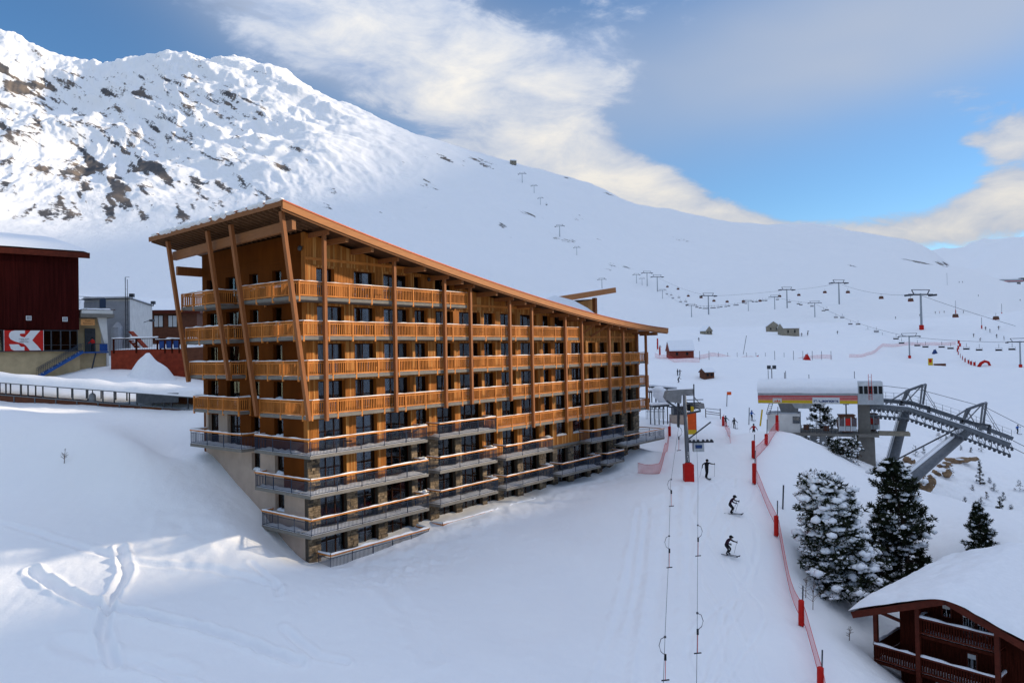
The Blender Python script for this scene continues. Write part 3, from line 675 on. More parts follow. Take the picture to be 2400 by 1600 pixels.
# back wall and far end wall
b = MB(); m = 20
for i in range(m):
    a, c = HLEN*i/m, HLEN*(i+1)/m
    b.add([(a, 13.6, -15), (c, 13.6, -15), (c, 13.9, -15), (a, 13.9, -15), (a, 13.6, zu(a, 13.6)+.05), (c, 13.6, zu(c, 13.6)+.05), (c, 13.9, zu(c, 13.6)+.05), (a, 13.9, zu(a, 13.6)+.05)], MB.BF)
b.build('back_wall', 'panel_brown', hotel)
b = MB(); b.box(HLEN-.4, HLEN, .43, 13.59, -6.8, zu(HLEN, 0)-.02); b.build('end_wall', 'cladding', hotel)
b = MB(); b.box(HLEN-.4, HLEN, .43, 13.59, -15, -6.82); stone_fill(b, .43, 13.5, -13.5, -6.9, lambda p, q, r, s_, o, mi: b.box(HLEN-.05, HLEN+o, p, q, r, s_, mi)); b.build('end_wall_stone', STONES, hotel)

# --- balconies
def path_pts(path, step):
    out = []
    for (p, q) in zip(path[:-1], path[1:]):
        p = Vector(p); q = Vector(q); L = (q-p).length; n = max(1, int(round(L/step)))
        for i in range(n): out.append((p+(q-p)*(i/n), (q-p).normalized()))
    out.append((Vector(path[-1]), (Vector(path[-1])-Vector(path[-2])).normalized())); return out
newel_me = MB().box(-.055, .055, -.055, .055, -.34, 1.0).mesh('newel_post', 'rail_wood')
steel_me = MB().box(-.02, .02, -.02, .02, -.05, 1.0).mesh('steel_post', 'metal_blue')
def snow_strip(path, z, w, h, seed):
    b = MB(); r = random.Random(seed)
    for p, q in zip(path[:-1], path[1:]):
        p = Vector(p); q = Vector(q); d = (q-p).normalized(); nrm = Vector((-d.y, d.x)); L = (q-p).length; n = max(2, int(L/.5)); vs = []; fs = []
        for i in range(n+1):
            c = p+d*(L*i/n); hh = h*r.uniform(.25, 1.15); ww = w*r.uniform(.75, 1.05)
            for o, zz in ((-.5, 0), (-.36, .75), (0, 1), (.36, .75), (.5, 0)): vs.append((c.x+nrm.x*ww*o, c.y+nrm.y*ww*o, z+hh*zz))
            if i:
                for j in range(4): fs.append((5*(i-1)+j, 5*(i-1)+j+1, 5*i+j+1, 5*i+j))
        b.add(vs, fs)
    return b
def balcony(rects, path, z, style, snow=.5, seed=0, slab=.22):
    b = MB()
    for (a0, a1, t0, t1) in rects: b.box(a0, a1, t0, t1, z-slab, z)
    o = b.build('balcony', 'concrete', hotel)
    path = [Vector(p) for p in path]
    h = MB(); br = MB(); bal = MB()
    for p, q in zip(path[:-1], path[1:]):
        d = (q-p).normalized()
        if style == 'wood':
            h.beam((*(p-d*.05), z+1.03), (*(q+d*.05), z+1.03), .13, .07); br.beam((*p, z+.10), (*q, z+.10), .06, .09); br.beam((*p, z+.90), (*q, z+.90), .05, .08)
        else:
            h.beam((*(p-d*.06), z+1.06), (*(q+d*.06), z+1.06), .15, .10); br.beam((*p, z+.86), (*q, z+.86), .04, .03); br.beam((*p, z+.08), (*q, z+.08), .04, .03)
    step = .158 if style == 'wood' else .12
    for c, d in path_pts(path, step):
        if style == 'wood': bal.beam((*c, z+.10), (*c, z+.9), .05, .028, up=(-d.y, d.x, 0))
        else: bal.beam((*c, z+.08), (*c, z+.86), .02, .02, up=(-d.y, d.x, 0))
    h.build('handrail', 'rail_wood', o); br.build('rail', 'rail_wood' if style == 'wood' else 'metal_blue', o)
    bal.build('balusters', 'rail_wood' if style == 'wood' else 'metal_blue', o, kind='stuff')
    for c, d in path_pts(path, 2.1):
        n = link('newel_post' if style == 'wood' else 'railing_post', newel_me if style == 'wood' else steel_me, o); n.location = (c.x, c.y, z)
    if snow: snow_strip(path, z+(1.067 if style == 'wood' else 1.112), .15, .09*snow*2, seed).build('rail_snow', 'snow_pack', o, smooth=True)
    # snow lying on the slab
    for (a0, a1, t0, t1) in rects:
        r = random.Random(seed+5); sx = max(3, int((a1-a0)/.45)); sy = max(3, int((t1-t0)/.4)); g = MB(); dep = .07 if style == 'wood' else .22
        g.grid(sx+1, sy+1, lambda i, j: (a0+.06+(a1-a0-.12)*i, t0+.06+(t1-t0-.12)*j, z+.004+(dep*r.uniform(.35, 1.0) if 0 < i < 1 and 0 < j < 1 else 0)))
        g.build('floor_snow', 'snow_pack', o, smooth=True)
    return o
BT = -1.6
SE = [-2.1, -1.8, -1.5, -1.2]
WEND = [15.2, 32.1, 46.6, 46.6]
for k in range(4):
    se = SE[k]; te = 4.75-.25*k; e = WEND[k]; z = FL[k]
    rect = [(se, e, BT, -.03), (se, -.03, -.03, te)]
    path = [(-.1, te), (se+.05, te), (se+.05, BT+.45), (se+.5, BT+.05), (e-.05, BT+.05)]
    if k >= 2: path += [(e-.05, -.1)]
    else: path += [(e-.05, -.1)]
    balcony(rect, path, z, 'wood', .32, k)
    t0 = (8.0, 7.2, 7.4, 6.9)[k]
    balcony([(se+.1, -.03, t0, 13.5)], [(-.1, t0+.05), (se+.15, t0+.05), (se+.15, 13.45), (-.1, 13.45)], z, 'wood', .6, 20+k)
balcony([(18.7, 46.6, BT, -.03)], [(18.75, -.1), (18.75, BT+.05), (46.55, BT+.05), (46.55, -.1)], FL[4], 'wood', .3, 31)
balcony([(-.95, 10.15, BT, -.03), (-.95, -.03, -.03, 5.1)], [(-.1, 5.05), (-.9, 5.05), (-.9, BT+.05), (10.1, BT+.05), (10.1, -.1)], FL[4], 'steel', .45, 41)
balcony([(-1.45, -.03, 6.0, 13.4)], [(-.1, 6.05), (-1.4, 6.05), (-1.4, 13.35), (-.1, 13.35)], FL[4], 'steel', .5, 42)
balcony([(11.5, 18.65, BT, -.03)], [(11.55, -.1), (11.55, BT+.05), (18.6, BT+.05), (18.6, -.1)], FL[4]+.04, 'steel', .45, 43)
for (lv, a0, a1, sd_) in ((5, 11.5, 18.7, 51), (5, 19.9, 27.2, 52), (5, 34.0, 40.7, 53), (6, 11.5, 18.75, 54), (6, 19.9, 27.15, 55), (6, 28.6, 35.7, 56), (6, 37.0, 40.65, 57)):
    balcony([(a0, a1, BT, -.03)], [(a0+.05, -.1), (a0+.05, BT+.05), (a1-.05, BT+.05), (a1-.05, -.1)], FL[lv], 'steel', .4, sd_)
for lv, te in ((5, 5.1), (6, 4.3)):
    balcony([(-.95, 10.2, BT, -.03), (-.95, -.03, -.03, te)], [(-.1, te-.05), (-.9, te-.05), (-.9, BT+.05), (10.15, BT+.05), (10.15, -.1)], FL[lv], 'steel', .45, 60+lv)
balcony([(40.75, 49.7, BT-.3, -.12), (46.95, 49.7, -.12, 4.0)], [(40.8, -.15), (40.8, BT-.25), (49.65, BT-.25), (49.65, 4.0)], -10.6, 'steel', .3, 71)
for a0, a1, z, sd_ in ((.6, 10.2, FL[7], 81), (11.7, 18.8, FL[7], 82), (20.1, 24.2, FL[7], 83), (24.6, 38.4, FL[7]-.15, 84)):
    balcony([(a0, a1, BT, -.12)], [(a0+.05, -.2), (a0+.05, BT+.05), (a1-.05, BT+.05), (a1-.05, -.2)], z, 'steel', .9, sd_)
# --- a few chairs and tables left out on the balconies
def seat_proto():
    t = thing('balcony_chair', 'x', 'chair', (0, 0, 0)); MB().box(-.24, .24, -.24, .24, .42, .47).build('seat', 'frame_brown', t); MB().box(-.24, .24, .2, .25, .47, .95).build('backrest', 'frame_brown', t)
    for x in (-.21, .21):
        for y in (-.21, .21): MB().box(x-.02, x+.02, y-.02, y+.02, 0, .42).build('leg', 'metal_dark', t)
    return t
_sp = None; _rc = {}; _lv = ('top', 'second', 'third', 'fourth', 'fifth', 'sixth', 'seventh')
for i, (s, k) in enumerate(((4.9, 0), (6.0, 0), (10.8, 0), (8.2, 1), (18.0, 1), (5.6, 2), (26.0, 2), (9.2, 3), (35.0, 3), (3.0, 4), (8.8, 4), (16.5, 4), (24.8, 4), (5.0, 5), (14.0, 5), (25.5, 5), (7.5, 6), (17.0, 6))):
    if _sp is None: _sp = c = seat_proto()
    else: c = copy_tree(_sp)
    _rc[k] = _rc.get(k, 0)+1
    p = HL(s, -.75, FL[k]+.02+(.12 if k >= 4 else .05)); c.location = p; c.rotation_euler = (0, 0, HANG+(i*1.3) % 2-1)
    tag(c, '%s dark chair from the left on the %s balcony row of hotel' % (nth(_rc[k]), _lv[k]), 'chair', 'chairs on the hotel balconies')
# --- vertical posts along the front, leaning struts at the end
for s, zb in [(.35, -4.5), (6.77, -4.4), (12.2, -4.45), (15.33, -4.35), (20.6, -4.4), (23.87, -7.1), (29.35, -7.12), (32.3, -7.08), (37.65, -7.05), (40.6, -7.0), (45.8, -7.0)]:
    b = MB().box(s-.11, s+.11, BT-.27, BT-.02, zb, zu(s, BT)-.30); b.box(s-.09, s+.09, BT-.62, .0, zu(s, BT)-.30, zu(s, BT)+.02); b.build('post', 'post_wood', hotel)
b = MB().box(46.3, 46.55, 1.9, 2.15, -6.9, zu(46.5, 2)-.1); b.box(46.25, 46.6, -.35, -.05, -6.8, zu(46.5, 0)-.1); b.build('post', 'post_wood', hotel)
for t, zb, sb in ((13.2, -1.9, -1.62), (7.3, -1.7, -1.62), (4.15, -4.25, -1.3), (-1.95, -4.35, -1.25)):
    top = zu(-3.1, t)
    MB().beam((-3.15, t, top+.08), (sb, t, zb), .25, .30, up=(0, 1, 0)).build('strut', 'post_wood', hotel)
# --- roof
roof_s = np.concatenate([np.linspace(-3.55, 5, 12), np.linspace(7, 49.7, 26)]); T0, T1 = -2.62, 15.4
b = MB(); n = len(roof_s)
for lay, dz in ((0, 0.0), (1, -.20)): pass
vs = []; 
for s in roof_s:
    for t in (T0, T1): vs += [(s, t, ze(s, t)), (s, t, ze(s, t)-.18)]
fs = []
for i in range(n-1):
    a = 4*i; c = 4*(i+1)
    fs += [(a, c, c+2, a+2), (a+1, a+3, c+3, c+1), (a, a+1, c+1, c), (a+2, c+2, c+3, a+3)]
fs += [(0, 2, 3, 1), (4*n-4, 4*n-3, 4*n-1, 4*n-2)]
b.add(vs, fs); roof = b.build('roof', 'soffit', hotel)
def curve_strip(t0, t1, d0, d1, s0=-3.55, s1=49.7):
    b = MB(); ss = [s for s in roof_s if s0 <= s <= s1]; vs = []; fs = []
    for s in ss: vs += [(s, t0, ze(s, t0)+d0), (s, t1, ze(s, t1)+d0), (s, t1, ze(s, t1)+d1), (s, t0, ze(s, t0)+d1)]
    for i in range(len(ss)-1):
        a, c = 4*i, 4*i+4
        fs += [(a+j, a+(j+1) % 4, c+(j+1) % 4, c+j) for j in range(4)]
    fs += [(0, 3, 2, 1), (len(vs)-4, len(vs)-3, len(vs)-2, len(vs)-1)]
    b.add(vs, fs); return b
curve_strip(-2.70, -2.625, -.50, -.03).build('fascia', 'fascia', roof)
curve_strip(-2.60, -2.48, -.62, -.19).build('fascia_lower_board', 'glulam', roof)
curve_strip(-2.74, -2.56, -.028, .06).build('drip_edge', 'drip_edge', roof)
MB().add([(-3.6, T0, ze(-3.6, T0)+.04), (-3.6, T1, ze(-3.6, T1)+.04), (-3.6, T1, ze(-3.6, T1)-.36), (-3.6, T0, ze(-3.6, T0)-.36), (-3.53, T0, ze(-3.53, T0)+.04), (-3.53, T1, ze(-3.53, T1)+.04), (-3.53, T1, ze(-3.53, T1)-.36), (-3.53, T0, ze(-3.53, T0)-.36)],
         [(0, 1, 2, 3), (7, 6, 5, 4), (0, 4, 5, 1), (2, 6, 7, 3), (1, 5, 6, 2), (0, 3, 7, 4)])
_b = MB(); _b.beam((-3.57, T0, ze(-3.57, T0)-.16), (-3.57, T1, ze(-3.57, T1)-.16), .07, .36); _b.build('verge_board', 'glulam', roof)
_b = MB()
for i in range(15):
    t = -2.4+i*1.15; _b.box(-3.72, -3.5, t, t+.55, ze(-3.6, t)+.03, ze(-3.6, t)+.10)
_b.build('copper_tiles', 'copper_tile', roof)
tt = -2.25
while tt < 15.2:
    MB().beam((-3.5, tt, ze(-3.5, tt)-.30), (-.02, tt, ze(0, tt)-.30), .09, .22).build('joist', 'joist_wood', roof); tt += .62
for s in (1.9, 4.2, 9.5, 13.8, 18.2, 22.3, 26.6, 30.9, 35, 39, 43, 47.6):
    MB().box(s-.13, s+.13, -2.3, .0, zu(s, -1.2)-.34, zu(s, -1.2)+.03).build('purlin_end', 'glulam', roof)
MB().beam((-2.45, 13.6, 8.05), (-2.45, -3.2+.9, 8.62), .30, .66).build('glulam_beam', 'glulam', roof)
MB().beam((-1.9, 14.3, 7.0), (.2, 14.3, 7.0), .28, .7).build('glulam_beam', 'post_wood', roof)
for s in (29.5, 34.3, 36.6):
    MB().beam((s, -.1, FL[2]+2.9 if s > 32 else FL[1]+2.5), (s+.9, -1.9, zu(s, -2)-.1), .16, .2).build('brace', 'post_wood', roof)
g = MB(); rr = random.Random(5)
def roofsnow(i, j):
    s = -3.62+53.2*i; t = -2.2+17.2*j; e = min(j*9, 1.0); edge = min(1, (s+3.62)*1.6+.35)
    h = (.10+.30*e*(.55+.45*float(noise2(np.array([s/2.2]), np.array([t/2.2]), 3)[0])))*edge*min(1, (1-j)*8+.2)
    h += .9*math.exp(-((s-38)/4.5)**2-((t-5)/4.5)**2)
    return (s, t, ze(s, t)+.02+h)
g.grid(110, 30, roofsnow); g.build('roof_snow', 'snow_pack', roof, smooth=True)
_b = MB(); rr = random.Random(9)
t = -2.2
while t < 15:
    w = rr.uniform(.5, 1.3); _b.blob((-3.55+rr.uniform(-.05, .1), t, ze(-3.5, t)+.12), (.28, w*.6, rr.uniform(.12, .3)), 2, jit=.12, rnd=rr); t += w*.85
_b.build('edge_snow', 'snow_pack', roof, smooth=True)
# snow lying on the sloping roof of the rear wing, seen above the main eave
b = MB(); _f = [front_hit(x, y, 9.5) for x, y in ((1262, 706), (1300, 692), (1345, 704), (1378, 722), (1402, 740), (1330, 745), (1262, 730))]
b.prism(_f, lambda u, v, a: (u, a, v), 9.5, 13.4); b.build('rear_slope_snow', 'snow_pack', roof)
b = MB(); b.prism([front_hit(x, y, 13.6) for x, y in ((1340, 712), (1398, 700), (1398, 760), (1340, 760))], lambda u, v, a: (u, a, v), 13.95, 19.0); b.build('rear_wall', 'cladding_pale', hotel)
# roof vent and lamp on the gable corner
v = MB(); v.box(24.0, 25.4, 4.2, 5.3, ze(24.6, 5), ze(24.6, 5)+1.25); v.box(23.8, 25.6, 4.0, 5.5, ze(24.6, 5)+1.45, ze(24.6, 5)+1.55)
for x in (23.9, 25.5):
    for y in (4.1, 5.4): v.box(x-.05, x+.05, y-.05, y+.05, ze(24.6, 5)+1.0, ze(24.6, 5)+1.45)
v.build('roof_vent', 'steel_pale', roof)
_b = MB(); _b.blob((-.18, .3, 7.55), (.16, .16, .2), 2, jit=0); _b.box(-.1, .02, .25, .35, 7.6, 7.7); _b.build('wall_lamp', 'metal_dark', hotel)
_b = MB(); _b.blob((12.0, -.2, 6.1), (.14, .14, .17), 2, jit=0); _b.box(11.95, 12.05, -.1, 0, 6.15, 6.25); _b.build('wall_lamp', 'metal_dark', hotel)
# rear wing with the second, rising roof
MB().box(38.5, 50.0, 14.2, 20.0, -12, 5.6).build('rear_wing', 'cladding_pale', hotel)
b = MB(); b.beam((36, 12, 5.1), (62.2, 12, 8.7), .3, .75); b.build('rear_fascia', 'fascia', hotel)
b = MB(); b.add([(36, 12.2, 5.35), (62.2, 12.2, 8.95), (62.2, 20.5, 8.95), (36, 20.5, 5.35), (36, 12.2, 5.05), (62.2, 12.2, 8.65), (62.2, 20.5, 8.65), (36, 20.5, 5.05)], [(0, 3, 2, 1)[::-1], (4, 5, 6, 7)[::-1], (0, 1, 5, 4)[::-1], (1, 2, 6, 5)[::-1], (2, 3, 7, 6)[::-1], (3, 0, 4, 7)[::-1]])
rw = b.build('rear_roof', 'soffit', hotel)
MB().grid(20, 8, lambda i, j: (36+26*i, 12.1+8.3*j, 5.37+3.6*i+.28*min(1, 6*min(i+.02, 1-i+.02, j+.02, 1-j+.02)))).build('rear_roof_snow', 'snow_pack', rw, smooth=True)
for s in (50.6, 54.0, 57.6): MB().beam((s, 12.2, 5.12+(s-36)*.1374), (s, 18, 5.12+(s-36)*.1374), .3, .5).build('purlin_end', 'glulam', rw)
MB().box(57.4, 57.9, 12.4, 12.9, -12, 7.4).build('post', 'post_wood', hotel)
MB().box(50.0, 51.2, 14.3, 19, -12, 6.2).build('rear_wall', 'cladding_pale', hotel)
# ------------------------------------------------------------------ buildings and terrace at the left
def text_mesh(body, size, name, material, parent, loc, rot, depth=.01, align='CENTER', bold=0.0):
    cu = bpy.data.curves.new(name, 'FONT'); cu.body = body; cu.size = size; cu.align_x = align; cu.align_y = 'CENTER'; cu.extrude = depth; cu.offset = bold
    tmp = bpy.data.objects.new(name+'_tmp', cu); col.objects.link(tmp)
    dg = bpy.context.evaluated_depsgraph_get(); me = bpy.data.meshes.new_from_object(tmp.evaluated_get(dg)); bpy.data.objects.remove(tmp)
    me.materials.clear(); me.materials.append(MAT[material]); o = link(name, me, parent); o.location = Vector(loc)+(o.location if parent is not None and parent.type == 'EMPTY' else Vector((0, 0, 0))); o.rotation_euler = rot; return o
B1 = Frame(185, 700, 92, math.atan2(.67, .74)); B1A = B1.ang
def lump_snow(b, x0, x1, y0, y1, zf, h, seed, nx=24, ny=14, edge=5):
    r = random.Random(seed)
    b.grid(nx, ny, lambda i, j: (x0+(x1-x0)*i, y0+(y1-y0)*j, zf(x0+(x1-x0)*i, y0+(y1-y0)*j)+h*min(1, edge*min(i, 1-i, j, 1-j)+.04)**.5*(1+.22*float(noise2(np.array([i*5.0+seed]), np.array([j*4.0]), seed)[0])))); return b
shop = thing('shop_building', 'tall dark red timber building with snowy roof and shop windows, at the left edge', 'building', (*B1.O[:2], -2.0), B1A, absz=True)
b = MB(); b.box(-22, 0, 0, 12, 3.75, 12.75)
for i in range(120): b.box(-22+i*.18+.01, -22+i*.18+.17, -.03, -.001, 3.77, 12.74)
b.build('wall', 'dark_red_wood', shop)
MB().box(-22, -.1, .9, 12, 1.12, 3.74).build('shop_back_wall', 'interior', shop)
MB().box(-22, .05, -.08, 12, -4.5, 1.10).build('base_wall', 'plaster_yellow', shop)
MB().box(-22, .3, -.55, 12.2, 1.10, 1.2).build('ledge', 'metal_dark', shop)
for i, (a0, a1) in enumerate(((-3.95, -3.0), (-2.98, -2.0), (-1.98, -1.0), (-.98, -.15), (-9.6, -7.9))):
    w = MB(); w.box(a0, a0+.06, .1, .2, 1.2, 3.7); w.box(a1-.06, a1, .1, .2, 1.2, 3.7); w.box(a0+.06, a1-.06, .1, .2, 3.6, 3.7); w.box(a0+.06, a1-.06, .1, .2, 1.2, 1.28); w.box(a0+.06, a1-.06, .1, .18, 1.85, 1.9)
    f = w.build('shop_window', 'metal_dark', shop); MB().box(a0+.05, a1-.05, .14, .15, 1.25, 3.65).build('pane', 'glass', f)
for a, z in ((-5.32, 5.1), (-1.55, 5.02)):
    v = MB(); v.box(a-.27, a+.27, -.12, -.032, z-.27, z+.27); f = v.build('wall_vent', 'white_paint', shop)
    g = MB()
    for i in range(3):
        for j in range(3): g.box(a-.2+i*.145, a-.2+i*.145+.11, -.135, -.121, z-.2+j*.145, z-.2+j*.145+.11)
    g.build('grille', 'metal_grey', f)
b = MB(); b.prism([(-1.0, 12.7), (13.5, 15.6), (13.5, 16.1), (-1.0, 13.2)], lambda u, v, a: (a, u, v), -23, 1.0); rf = b.build('roof', 'chalet_trim', shop)
lump_snow(MB(), -23, 1.05, -1.05, 13.4, lambda x, y: 13.22+(y+1)*.2, .95, 3, 40, 16, 9).build('roof_snow', 'snow_pack', rf, smooth=True)
MB().box(-23, 1.02, -1.1, -.98, 12.55, 13.24).build('fascia', 'chalet_trim', rf)
# wall sign with the two big letters
sg = thing('wall_sign', 'red and white sign with large letters SK on the red building', 'sign', (*B1.W(-5.9, -.62, 0)[:2], 1.2), B1A, absz=True)
MB().box(-1.95, 1.95, -.02, .05, 1.22, 3.62).build('board', 'red_paint', sg)
MB().box(-1.99, -1.95, -.04, .06, 1.2, 3.64).box(1.95, 1.99, -.04, .06, 1.2, 3.64).build('edge_trim', 'white_paint', sg)
def flat(poly, mt, nm, d=-.035):
    b = MB(); b.prism(poly, lambda u, v, a: (u, a, v), d, d+.012); b.build(nm, mt, sg)
def sgp(x, y): return (-1.95+(x-90)/790*3.9, 3.62-(y-315)/425*2.4)     # from the enlarged photograph to board metres
flat([sgp(*p) for p in ((505, 318), (300, 318), (230, 335), (190, 380), (183, 440), (215, 500), (300, 545), (400, 575), (470, 590), (530, 640), (600, 735), (835, 735), (760, 640), (650, 525), (720, 430), (818, 318), (620, 318), (560, 390), (495, 462), (430, 445), (395, 415), (410, 385), (505, 380))], 'white_paint', 'letter')
flat([sgp(*p) for p in ((188, 605), (375, 605), (400, 640), (430, 660), (490, 660), (490, 735), (285, 735), (225, 705))], 'white_paint', 'letter')
for i, tx in enumerate(('Location de skis', 'Ski Rental', 'Alquiler esqui')): text_mesh(tx, .16, 'lettering', 'ink_dark', sg, (.0, -.05, 2.62-.18*i), (math.pi/2, 0, 0), .004)
# porch block with the slanted white pillar
porch = thing('porch', 'entrance porch with slanted white pillar and flat snowy roof, beside the red building', 'porch', (*B1.W(.1, .2, 0)[:2], -2.0), B1A, absz=True)
MB().box(.05, 3.1, .2, 6, -4.5, 1.0).build('base_wall', 'plaster_yellow', porch)
MB().box(.05, 2.9, 2.2, 6, 1.0, 5.3).build('back_wall', 'plaster_yellow', porch)
b = MB(); b.prism([(1.95, 5.3), (3.0, 5.3), (3.35, -3.0), (2.95, -3.0), (2.95, 1.0)], lambda u, v, a: (u, a, v), -.1, .35); b.build('pillar', 'plaster_white', porch)
MB().box(0, 3.75, -.7, 6, 5.3, 5.75).build('roof_slab', 'concrete', porch)
MB().box(.1, 3.6, -.6, 5.8, 5.75, 6.2).build('parapet', 'plaster_white', porch)
lump_snow(MB(), .05, 3.7, -.68, 5.9, lambda x, y: 6.2, .3, 9, 12, 10).build('roof_snow', 'snow_pack', porch, smooth=True)
b = MB()
for i in range(9):
    x = random.Random(i).uniform(.2, 3.2); b.beam((x-.6, -.4, 5.95+.12*(i % 4)), (x+.9, -.2, 6.05+.12*(i % 3)), .12, .1)
b.build('stacked_timber', 'twig', porch)
b = MB()
for i in range(22): b.tube([(.1+i*.14, 1.2, 6.5), (.1+i*.14, 1.2, 7.6)], .016, 4)
b.beam((0, 1.2, 7.6), (3.1, 1.2, 7.55), .06, .06); b.beam((0, 1.2, 8.0), (3.1, 1.2, 7.9), .05, .05); b.box(2.5, 3.2, 1.0, 1.1, 6.6, 7.8)
b.build('roof_railing', 'metal_blue', porch)
MB().box(1.0, 2.2, 2.1, 2.19, 1.0, 4.0).build('door', 'metal_dark', porch)
MB().box(.1, 3.0, -.85, .2, .84, 1.0).build('landing', 'stair_blue', porch)
b = MB()
for i in range(16): b.tube([(.9+i*.13, -.8, 1.0), (.9+i*.13, -.8, 2.0)], .015, 4)
b.beam((.8, -.8, 2.0), (3.0, -.8, 2.0), .05, .05); b.build('landing_railing', 'metal_blue', porch)
MB().box(2.0, 2.9, -.84, -.83, 1.05, 1.95).build('blue_panel', 'blue_paint', porch)
MB().beam((1.6, -.6, .84), (1.15, -.6, -1.2), .1, .16).build('prop', 'metal_dark', porch)
ps = thing('porch_sign', 'small orange sign with two lines of lettering, hanging under the porch roof', 'sign', (*B1.W(.95, 0.0, 0)[:2], 4.3), B1A)
MB().box(-.78, .78, -.04, .04, 0, .78).build('board', 'sign_orange', ps)
MB().box(-.7, -.66, -.01, .01, .78, 1.0).box(.66, .7, -.01, .01, .78, 1.0).build('hanger', 'metal_dark', ps)
text_mesh('Point', .28, 'lettering', 'ink_dark', ps, (0, -.05, .55), (math.pi/2, 0, 0), .004); text_mesh('Rencontre', .26, 'lettering', 'ink_dark', ps, (0, -.05, .26), (math.pi/2, 0, 0), .004)
# blue outside stair
st = thing('outdoor_stair', 'blue steel outdoor stair rising to the porch, in front of the yellow base wall', 'stair', (*B1.W(-5, -1.3, 0)[:2], -1.9), B1A, absz=True)
x1, z1, x0, z0 = 5.0, 1.0, .3, -1.95
for y in (-.62, .62): MB().beam((x0, y, z0), (x1, y, z1), .07, .32).build('stringer', 'stair_blue', st)
for i in range(15):
    f = (i+.5)/15; MB().box(x0+(x1-x0)*f-.16, x0+(x1-x0)*f+.16, -.58, .58, z0+(z1-z0)*f, z0+(z1-z0)*f+.05).build('step', 'snow_pack' if i % 3 else 'metal_dark', st)
for y in (-.66, .66):
    b = MB(); b.beam((x0, y, z0+1.05), (x1, y, z1+1.05), .05, .05); b.beam((x0, y, z0+.8), (x1, y, z1+.8), .03, .03)
    for i in range(26): f = i/25; b.tube([(x0+(x1-x0)*f, y, z0+(z1-z0)*f+.1), (x0+(x1-x0)*f, y, z0+(z1-z0)*f+1.05)], .014, 4)
    b.build('railing', 'metal_dark' if y < 0 else 'metal_blue', st)
# pale building with mast and covered stair
WB = Frame(305, 760, 106, 0.0)
wb = thing('pale_building', 'pale grey and cream flat-roofed building behind the terrace, with mast and floodlights', 'building', (*WB.O[:2], 0), 0.0, absz=True)
za = WB.hit(305, 700)[1]
def skew(u, v, w): return (u-.28*v, v, w)
b = MB(); b.prism([(-6.5, 0), (0, 0), (-.28*15.5, 15.5), (-11, 15.5)], lambda u, v, a: (u, v, a), -3.5, za); b.build('wall', 'plaster_white', wb)
MB().box(-6.55, -.02, -.05, -.01, -3.5, za-.35).build('grey_panel', 'plaster_grey', wb)
b = MB(); b.prism([(-6.8, -.2), (.2, -.2), (-.28*15.5+.2, 15.7), (-11.2, 15.7)], lambda u, v, a: (u, v, a), za-.02, za+.12); b.build('coping', 'metal_dark', wb)
b = MB(); b.prism([(-6.6, -.1), (-.1, -.1), (-.28*15.5-.1, 15.5), (-11, 15.5)], lambda u, v, a: (u, v, a), za+.12, za+.35); b.build('roof_snow', 'snow_pack', wb)
MB().tube([(-1.6, -.5, -1.0), (-1.6, -.5, za*.52), (-1.6, -.2, za*.6)], [.75, .75, .3], 10).build('duct', 'plaster_grey', wb)
b = MB(); zc = WB.hit(297, 650)[1]; b.tube([(-.5, -.25, 1.5), (-.5, -.25, zc)], .05, 5); b.tube([(-.2, -.25, 1.5), (-.2, -.25, zc-.3)], .04, 5)
for i in range(12): b.beam((-.5, -.25, 2+i*(zc-3)/12), (-.2, -.25, 2+i*(zc-3)/12), .03, .03)
b.beam((-.5, -.25, zc), (.1, -.25, zc), .05, .05); b.build('mast', 'metal_dark', wb)
for p in ((.15, .3, za+.45), (-3.9, 15.0, za+.45)):
    b = MB(); b.box(p[0]-.3, p[0]+.3, p[1]-.25, p[1]+.2, p[2]-.2, p[2]+.3); b.box(p[0]-.05, p[0]+.05, p[1], p[1]+.1, za, p[2]-.2); b.build('floodlight', 'metal_dark', wb)
b = MB(); b.beam((.4, -.6, 3.9), (4.6, -1.4, -.3), .9, .16); b.beam((.4, -.6, 2.6), (4.6, -1.4, -1.6), .9, .16)
b.build('covered_stair', 'rust_wall', wb); 
for i in range(9):
    f = i/9; MB().beam((.5+4.1*f, -.62-.8*f, 2.75-4.2*f), (.5+4.1*f, -.62-.8*f, 2.95-4.2*f), .8, .3).build('stair_step', 'snow_pack', wb)
b = MB(); zz = WB.hit(330, 752)[1]; b.tube([(-1.0, 6, zz), (-1.0, 6.0, zz+.1), (.0, 6.0, zz+.4)], .05, 5); b.blob((.2, 6, zz+.35), (.5, .25, .2), 2, jit=0); b.build('wall_lamp', 'metal_dark', wb)
# brown house further back
BH = Frame(358, 760, 128, 0.18); BH0 = thing('brown_house', 'low dark brown house with two windows, behind the pale building', 'house', (*BH.O[:2], -1.0), .18, absz=True)
zt = BH.hit(400, 728)[1]
MB().box(-3, 7.2, 0, 9, -4, zt-.5).build('wall', 'brown_house', BH0)
rf = MB().box(-3.6, 7.9, -.9, 9.6, zt-.5, zt).build('roof', 'chalet_trim', BH0); lump_snow(MB(), -3.6, 7.9, -.9, 9.6, lambda x, y: zt, .35, 2, 14, 10).build('roof_snow', 'snow_pack', rf, smooth=True)
for px in (372, 405):
    a, z = BH.hit(px, 752); w = MB().box(a-.75, a+.75, -.12, -.01, z-1.1, z+1.0).build('window', 'frame_brown', BH0)
    for sx in (-1, 1): MB().box(a+sx*.36-.3, a+sx*.36+.3, -.15, -.121, z-1.0, z+.9).build('pane', 'curtain', w)
